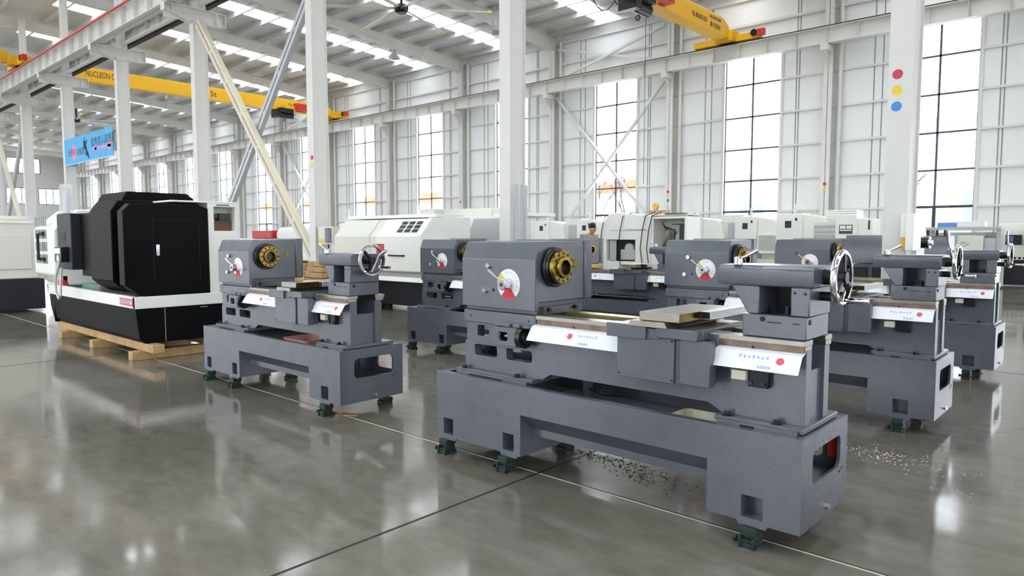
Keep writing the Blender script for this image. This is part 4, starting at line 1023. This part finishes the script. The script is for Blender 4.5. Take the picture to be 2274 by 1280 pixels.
# machine with control panel at right edge
t9 = thing('cnc_lathe', 'cream machine with dark control panel at the right picture edge', 'machine', (-1.9, 23.0, 0))
shift(t9, MB().box(-2.95, -1.2, 22.6, 23.8, .05, .72), 'base', CHARC)
shift(t9, MB().box(-2.95, -1.2, 22.5, 23.6, .72, 1.12), 'lower_panel', CREAMD)
shift(t9, MB().box(-2.98, -1.2, 22.6, 23.6, 1.12, 1.68), 'housing', CREAM, .02)
shift(t9, MB().box(-2.9, -2.45, 22.47, 22.6, 1.12, 1.38), 'control_panel', CHARC, .008)
shift(t9, MB().box(-2.86, -2.62, 22.462, 22.47, 1.2, 1.35), 'screen', mat('blue_screen', (90, 110, 150), .2), 0)
shift(t9, MB().box(-2.3, -1.9, 22.3, 22.6, 1.0, 1.5), 'chuck_guard', CHARC)
shift(t9, MB().cyl((-2.2, 22.8, 1.68), (-2.2, 22.8, 2.0), .05), 'signal_lamp', CLEARP, 0)
q = MB()
for k in range(6): q.box(-2.9+.1*k, -2.84+.1*k, 22.494, 22.5, .74, .8)
shift(t9, q, 'lettering', INK, 0)
rp = MB().cyl((0, 0, .0), (0, 0, .12), .14, .11, n=20).build('red_pot', MRED); rp.location = (-3.05, 22.9, 0); tag(rp, 'small red pot on the floor at the far right', 'pot')
# white cabinet on the dotted column
wcab = thing('electric_cabinet', 'slim white cabinet with yellow flap fixed to the dotted column', 'cabinet', (-1.98, 8.9, 1.17))
MB().box(-.03, .05, -.16, .2, 0, .41).build('cabinet_body', CREAM, wcab, bevel=.004)
MB().box(-.095, -.03, -.1, -.06, 0, .41).build('side_panel', CREAM, wcab, bevel=.003)
MB().box(-.09, -.04, -.112, -.1, .01, .15).build('yellow_flap', mat('amber_plastic', (232, 180, 60), .4), wcab, bevel=.003)
# electric box on the next column
eb = thing('electric_box', 'grey electric box with clear door on the column beside the wood stack', 'electric box', (-13.95, 8.95, 1.16))
MB().box(-.3, .3, 0, .16, 0, .40).build('box_body', CREAMD, eb, bevel=.004)
MB().box(.0, .26, -.01, 0, .03, .37).build('box_window', GLASSD, eb)
MB().box(-.26, -.06, -.008, 0, .03, .12).build('label_plate', YEL, eb)
MB().tube([(.0, .08, 0), (.02, .08, -.3), (.0, .08, -.9)], .012, 6).build('cable', RUBBER, eb)
# white machine behind the lathe beside the black machine
t10 = thing('cnc_lathe', 'white machine with red lid and rolled cover behind the left grey lathe', 'machine', (-18.5, 10.8, 0))
shift(t10, MB().box(-21.5, -17.0, 10.5, 11.6, .05, .65), 'base', CHARC)
shift(t10, MB().box(-21.5, -17.0, 10.6, 11.5, .65, 1.28), 'housing', CREAM, .02)
shift(t10, MB().cyl((-19.2, 10.9, 1.38), (-17.5, 10.9, 1.38), .24, n=32), 'rolled_cover', CREAM, 0)
shift(t10, MB().box(-20.5, -19.3, 10.55, 11.2, 1.28, 1.52), 'red_lid', MRED, .02)
# wood stack and crates
def plank(x, y, z, w, d, h, label, rz=0, m=WOOD):
    o = MB().box(-w/2, w/2, -d/2, d/2, 0, h).build('wood_plank', m, bevel=.005); o.location = (x, y, z); o.rotation_euler = (0, 0, R(rz)); tag(o, label, 'wood', 'stacked wood behind the left grey lathe')
names = ['bottom', 'second', 'third', 'fourth', 'fifth', 'sixth', 'seventh', 'eighth', 'top']
for k in range(9):
    plank(-10.95+.03*(k % 2), 7.0+.02*(k % 3), .10*k, (.78, .7, .74, .68, .72, .66, .7, .5, .42)[k], .5, .09, names[k] + ' board of the wood stack behind the left tailstock', 4*(k % 3)-4)
for k, (x, h) in enumerate(((-11.64, .83), (-11.36, .70))):
    plank(x, 6.9, 0, .26, .3, h, ('taller' if k == 0 else 'shorter') + ' upright wooden crate left of the wood stack')
# blocks on the third row lathe bed
plank(-5.55, 7.75, .902, .2, .12, .05, 'pale wood block on the lathe before the cream machine'); 
# cardboard scrap, metal chips
cb_ = MB().prism([(0, 0), (.09, .02), (.1, .07), (.02, .06)], 'z', .001, .004).prism([(.12, .03), (.26, .1), (.2, .16), (.1, .08)], 'z', .001, .006).build('cardboard_scrap', CARD, smooth=False)
cb_.location = (-4.50, 2.86, 0); tag(cb_, 'torn cardboard scraps on the floor between the two front lathes', 'cardboard')
def chips(name, spots, n, m, label):
    q = MB(); rnd = random.Random(3)
    for cx, cy, sx, sy, k in spots:
        for _ in range(k):
            x = rnd.gauss(cx, sx); y = rnd.gauss(cy, sy); s_ = rnd.uniform(.003, .009); a = rnd.uniform(0, 6.28)
            q.add([(x+s_*math.cos(a), y+s_*math.sin(a), .001), (x+s_*.5*math.cos(a+2), y+s_*.5*math.sin(a+2), .001), (x+s_*math.cos(a+3.6), y+s_*math.sin(a+3.6), .001), (x, y, .001+s_*.5)], [(0, 2, 1), (0, 1, 3), (1, 2, 3), (2, 0, 3)])
    o = q.build(name, m, smooth=False); tag(o, label, 'debris', None, 'stuff')
chips('metal_shavings', [(-2.15, 3.36, .22, .06, 260), (-2.4, 3.38, .14, .03, 160), (-1.95, 3.25, .12, .05, 120)], 0, mat('dark_chip', (40, 40, 44), .4, .6), 'dark metal shavings on the floor behind the front lathe')
chips('pale_shavings', [(-1.1, 4.55, .2, .09, 260), (-.66, 4.15, .06, .05, 30)], 0, mat('pale_chip', (214, 196, 176), .5), 'pale shavings on the floor right of the front lathe')

# ------------------------------------------------------------------ person bending beside the cream machine
def skin(name, pts, edges, m, parent, sub=2, root=0):
    bm = bmesh.new(); ly = bm.verts.layers.skin.verify(); vs = [bm.verts.new(p[:3]) for p in pts]
    for a, b in edges: bm.edges.new((vs[a], vs[b]))
    for v, p in zip(vs, pts):
        rr = p[3]; v[ly].radius = rr if isinstance(rr, tuple) else (rr, rr); v[ly].use_root = False
    vs[root][ly].use_root = True
    me = bpy.data.meshes.new(name); bm.to_mesh(me); bm.free(); me.materials.append(m)
    o = bpy.data.objects.new(name, me); COL.objects.link(o)
    if parent: o.parent = parent
    s_ = o.modifiers.new('skin', 'SKIN'); s_.use_smooth_shade = True
    if sub: d = o.modifiers.new('sub', 'SUBSURF'); d.levels = sub; d.render_levels = sub
    return o
ps = thing('person', 'person in grey shirt and dark trousers bending forward beside the cream machine', 'person', (-9.1, 12.35, 0), -15)
# local frame: facing +X, leaning forward
B = [(0, 0, .92, (.15, .11)), (.06, 0, 1.08, (.15, .11)), (.14, 0, 1.25, (.17, .12)), (.2, 0, 1.35, (.13, .1)), (.225, 0, 1.385, .052), (.255, -.005, 1.42, .052),
     (.285, -.01, 1.475, .084), (.285, -.01, 1.53, .082),
     (.17, -.17, 1.32, .062), (.22, -.22, 1.08, .045), (.40, -.18, .98, .036), (.46, -.17, .97, .026),
     (.17, .17, 1.32, .062), (.24, .22, 1.08, .045), (.42, .16, .98, .036), (.48, .15, .97, .026),
     (0, -.1, .84, .095), (.05, -.11, .48, .065), (0, -.11, .09, .045), (.13, -.12, .045, .04),
     (0, .1, .84, .095), (.03, .11, .48, .065), (-.03, .11, .09, .045), (.1, .12, .045, .04)]
E_ = [(0,1),(1,2),(2,3),(3,4),(4,5),(5,6),(6,7),(3,8),(8,9),(9,10),(10,11),(3,12),(12,13),(13,14),(14,15),(0,16),(16,17),(17,18),(18,19),(0,20),(20,21),(21,22),(22,23)]
skin('body', B, E_, SKIN, ps)
for s_, y in ((-1, -.17), (1, .15)):
    hx = .47 if s_ < 0 else .49
    for k in range(4):
        yy = y-.026+.017*k; ln = (.062, .07, .066, .052)[k]
        skin('finger', [(hx, yy, .965, .009), (hx+ln*.55, yy, .958, .008), (hx+ln, yy, .935, .006)], [(0, 1), (1, 2)], SKIN, ps, 1)
    skin('thumb', [(hx-.02, y+.03*(-s_), .968, .011), (hx+.015, y+.05*(-s_), .955, .009), (hx+.04, y+.05*(-s_), .945, .007)], [(0, 1), (1, 2)], SKIN, ps, 1)
skin('shirt', [(0, 0, .9, (.165, .125)), (.06, 0, 1.08, (.165, .125)), (.14, 0, 1.25, (.185, .135)), (.21, 0, 1.36, (.16, .125)), (.17, -.175, 1.325, .092), (.205, -.215, 1.15, .074), (.17, .175, 1.325, .092), (.215, .215, 1.15, .074)],
     [(0,1),(1,2),(2,3),(3,4),(4,5),(3,6),(6,7)], SHIRT, ps)
skin('trousers', [(0, 0, .93, (.165, .125)), (0, -.1, .84, .108), (.05, -.11, .48, .08), (0, -.11, .1, .062), (0, .1, .84, .108), (.03, .11, .48, .08), (-.03, .11, .1, .062)], [(0,1),(1,2),(2,3),(0,4),(4,5),(5,6)], TROUS, ps)
skin('hair', [(.225, -.01, 1.47, .06), (.25, -.01, 1.535, .1), (.295, -.01, 1.575, .085), (.34, -.01, 1.565, .05)], [(0,1),(1,2),(2,3)], HAIR, ps)
q = MB()
for y in (-.04, .02): q.cyl((.352, y, 1.51), (.362, y, 1.51), .009, n=8)
q.build('eye', HAIR, ps)
MB().tube([(.355, -.01, 1.515), (.38, -.01, 1.485), (.36, -.01, 1.475)], [.008, .014, .008], 8).build('nose', SKIN, ps)
MB().tube([(.352, -.03, 1.452), (.36, -.01, 1.45), (.352, .012, 1.452)], .006, 6).build('mouth', mat('lip', (170, 100, 90), .5), ps)
for y in (-.085, .067): MB().lathe([(-.008, 0), (-.008, .02), (.008, .026), (.008, 0)], (.285, y, 1.50), 'y', 12).build('ear', SKIN, ps)
for y in (-.12, .12): MB().tube([(-.06 if y < 0 else -.09, y, .04), (.02 if y < 0 else -.01, y, .05), (.13 if y < 0 else .1, y, .045), (.2 if y < 0 else .17, y, .03)], [.035, .05, .045, .028], 12).build('shoe', RUBBER, ps)

# ------------------------------------------------------------------ light, world, camera
w = bpy.data.worlds.new('overcast_sky'); scene.world = w; w.use_nodes = True
nt = w.node_tree; bg = nt.nodes['Background']
tc = nt.nodes.new('ShaderNodeTexCoord'); sx = nt.nodes.new('ShaderNodeSeparateXYZ'); cr_ = nt.nodes.new('ShaderNodeValToRGB')
nt.links.new(tc.outputs['Generated'], sx.inputs[0]); nt.links.new(sx.outputs['Z'], cr_.inputs['Fac'])
cr_.color_ramp.elements[0].color = (.90, .93, .97, 1); cr_.color_ramp.elements[1].color = (.86, .93, 1.0, 1)
nt.links.new(cr_.outputs['Color'], bg.inputs['Color']); bg.inputs['Strength'].default_value = 1.0

cam = bpy.data.cameras.new('camera'); co = bpy.data.objects.new('camera', cam); COL.objects.link(co)
co.location = (0, 0, 1.318); co.rotation_euler = (R(90-4.174), 0, R(42.336))
cam.sensor_width = 36; cam.lens = 1546.35/2274*36; cam.clip_start = .05; cam.clip_end = 400
scene.camera = co
vs_ = scene.view_settings; vs_.view_transform = 'Standard'; vs_.look = 'None'; vs_.gamma = 1; vs_.use_curve_mapping = False
vs_.exposure = 2.98
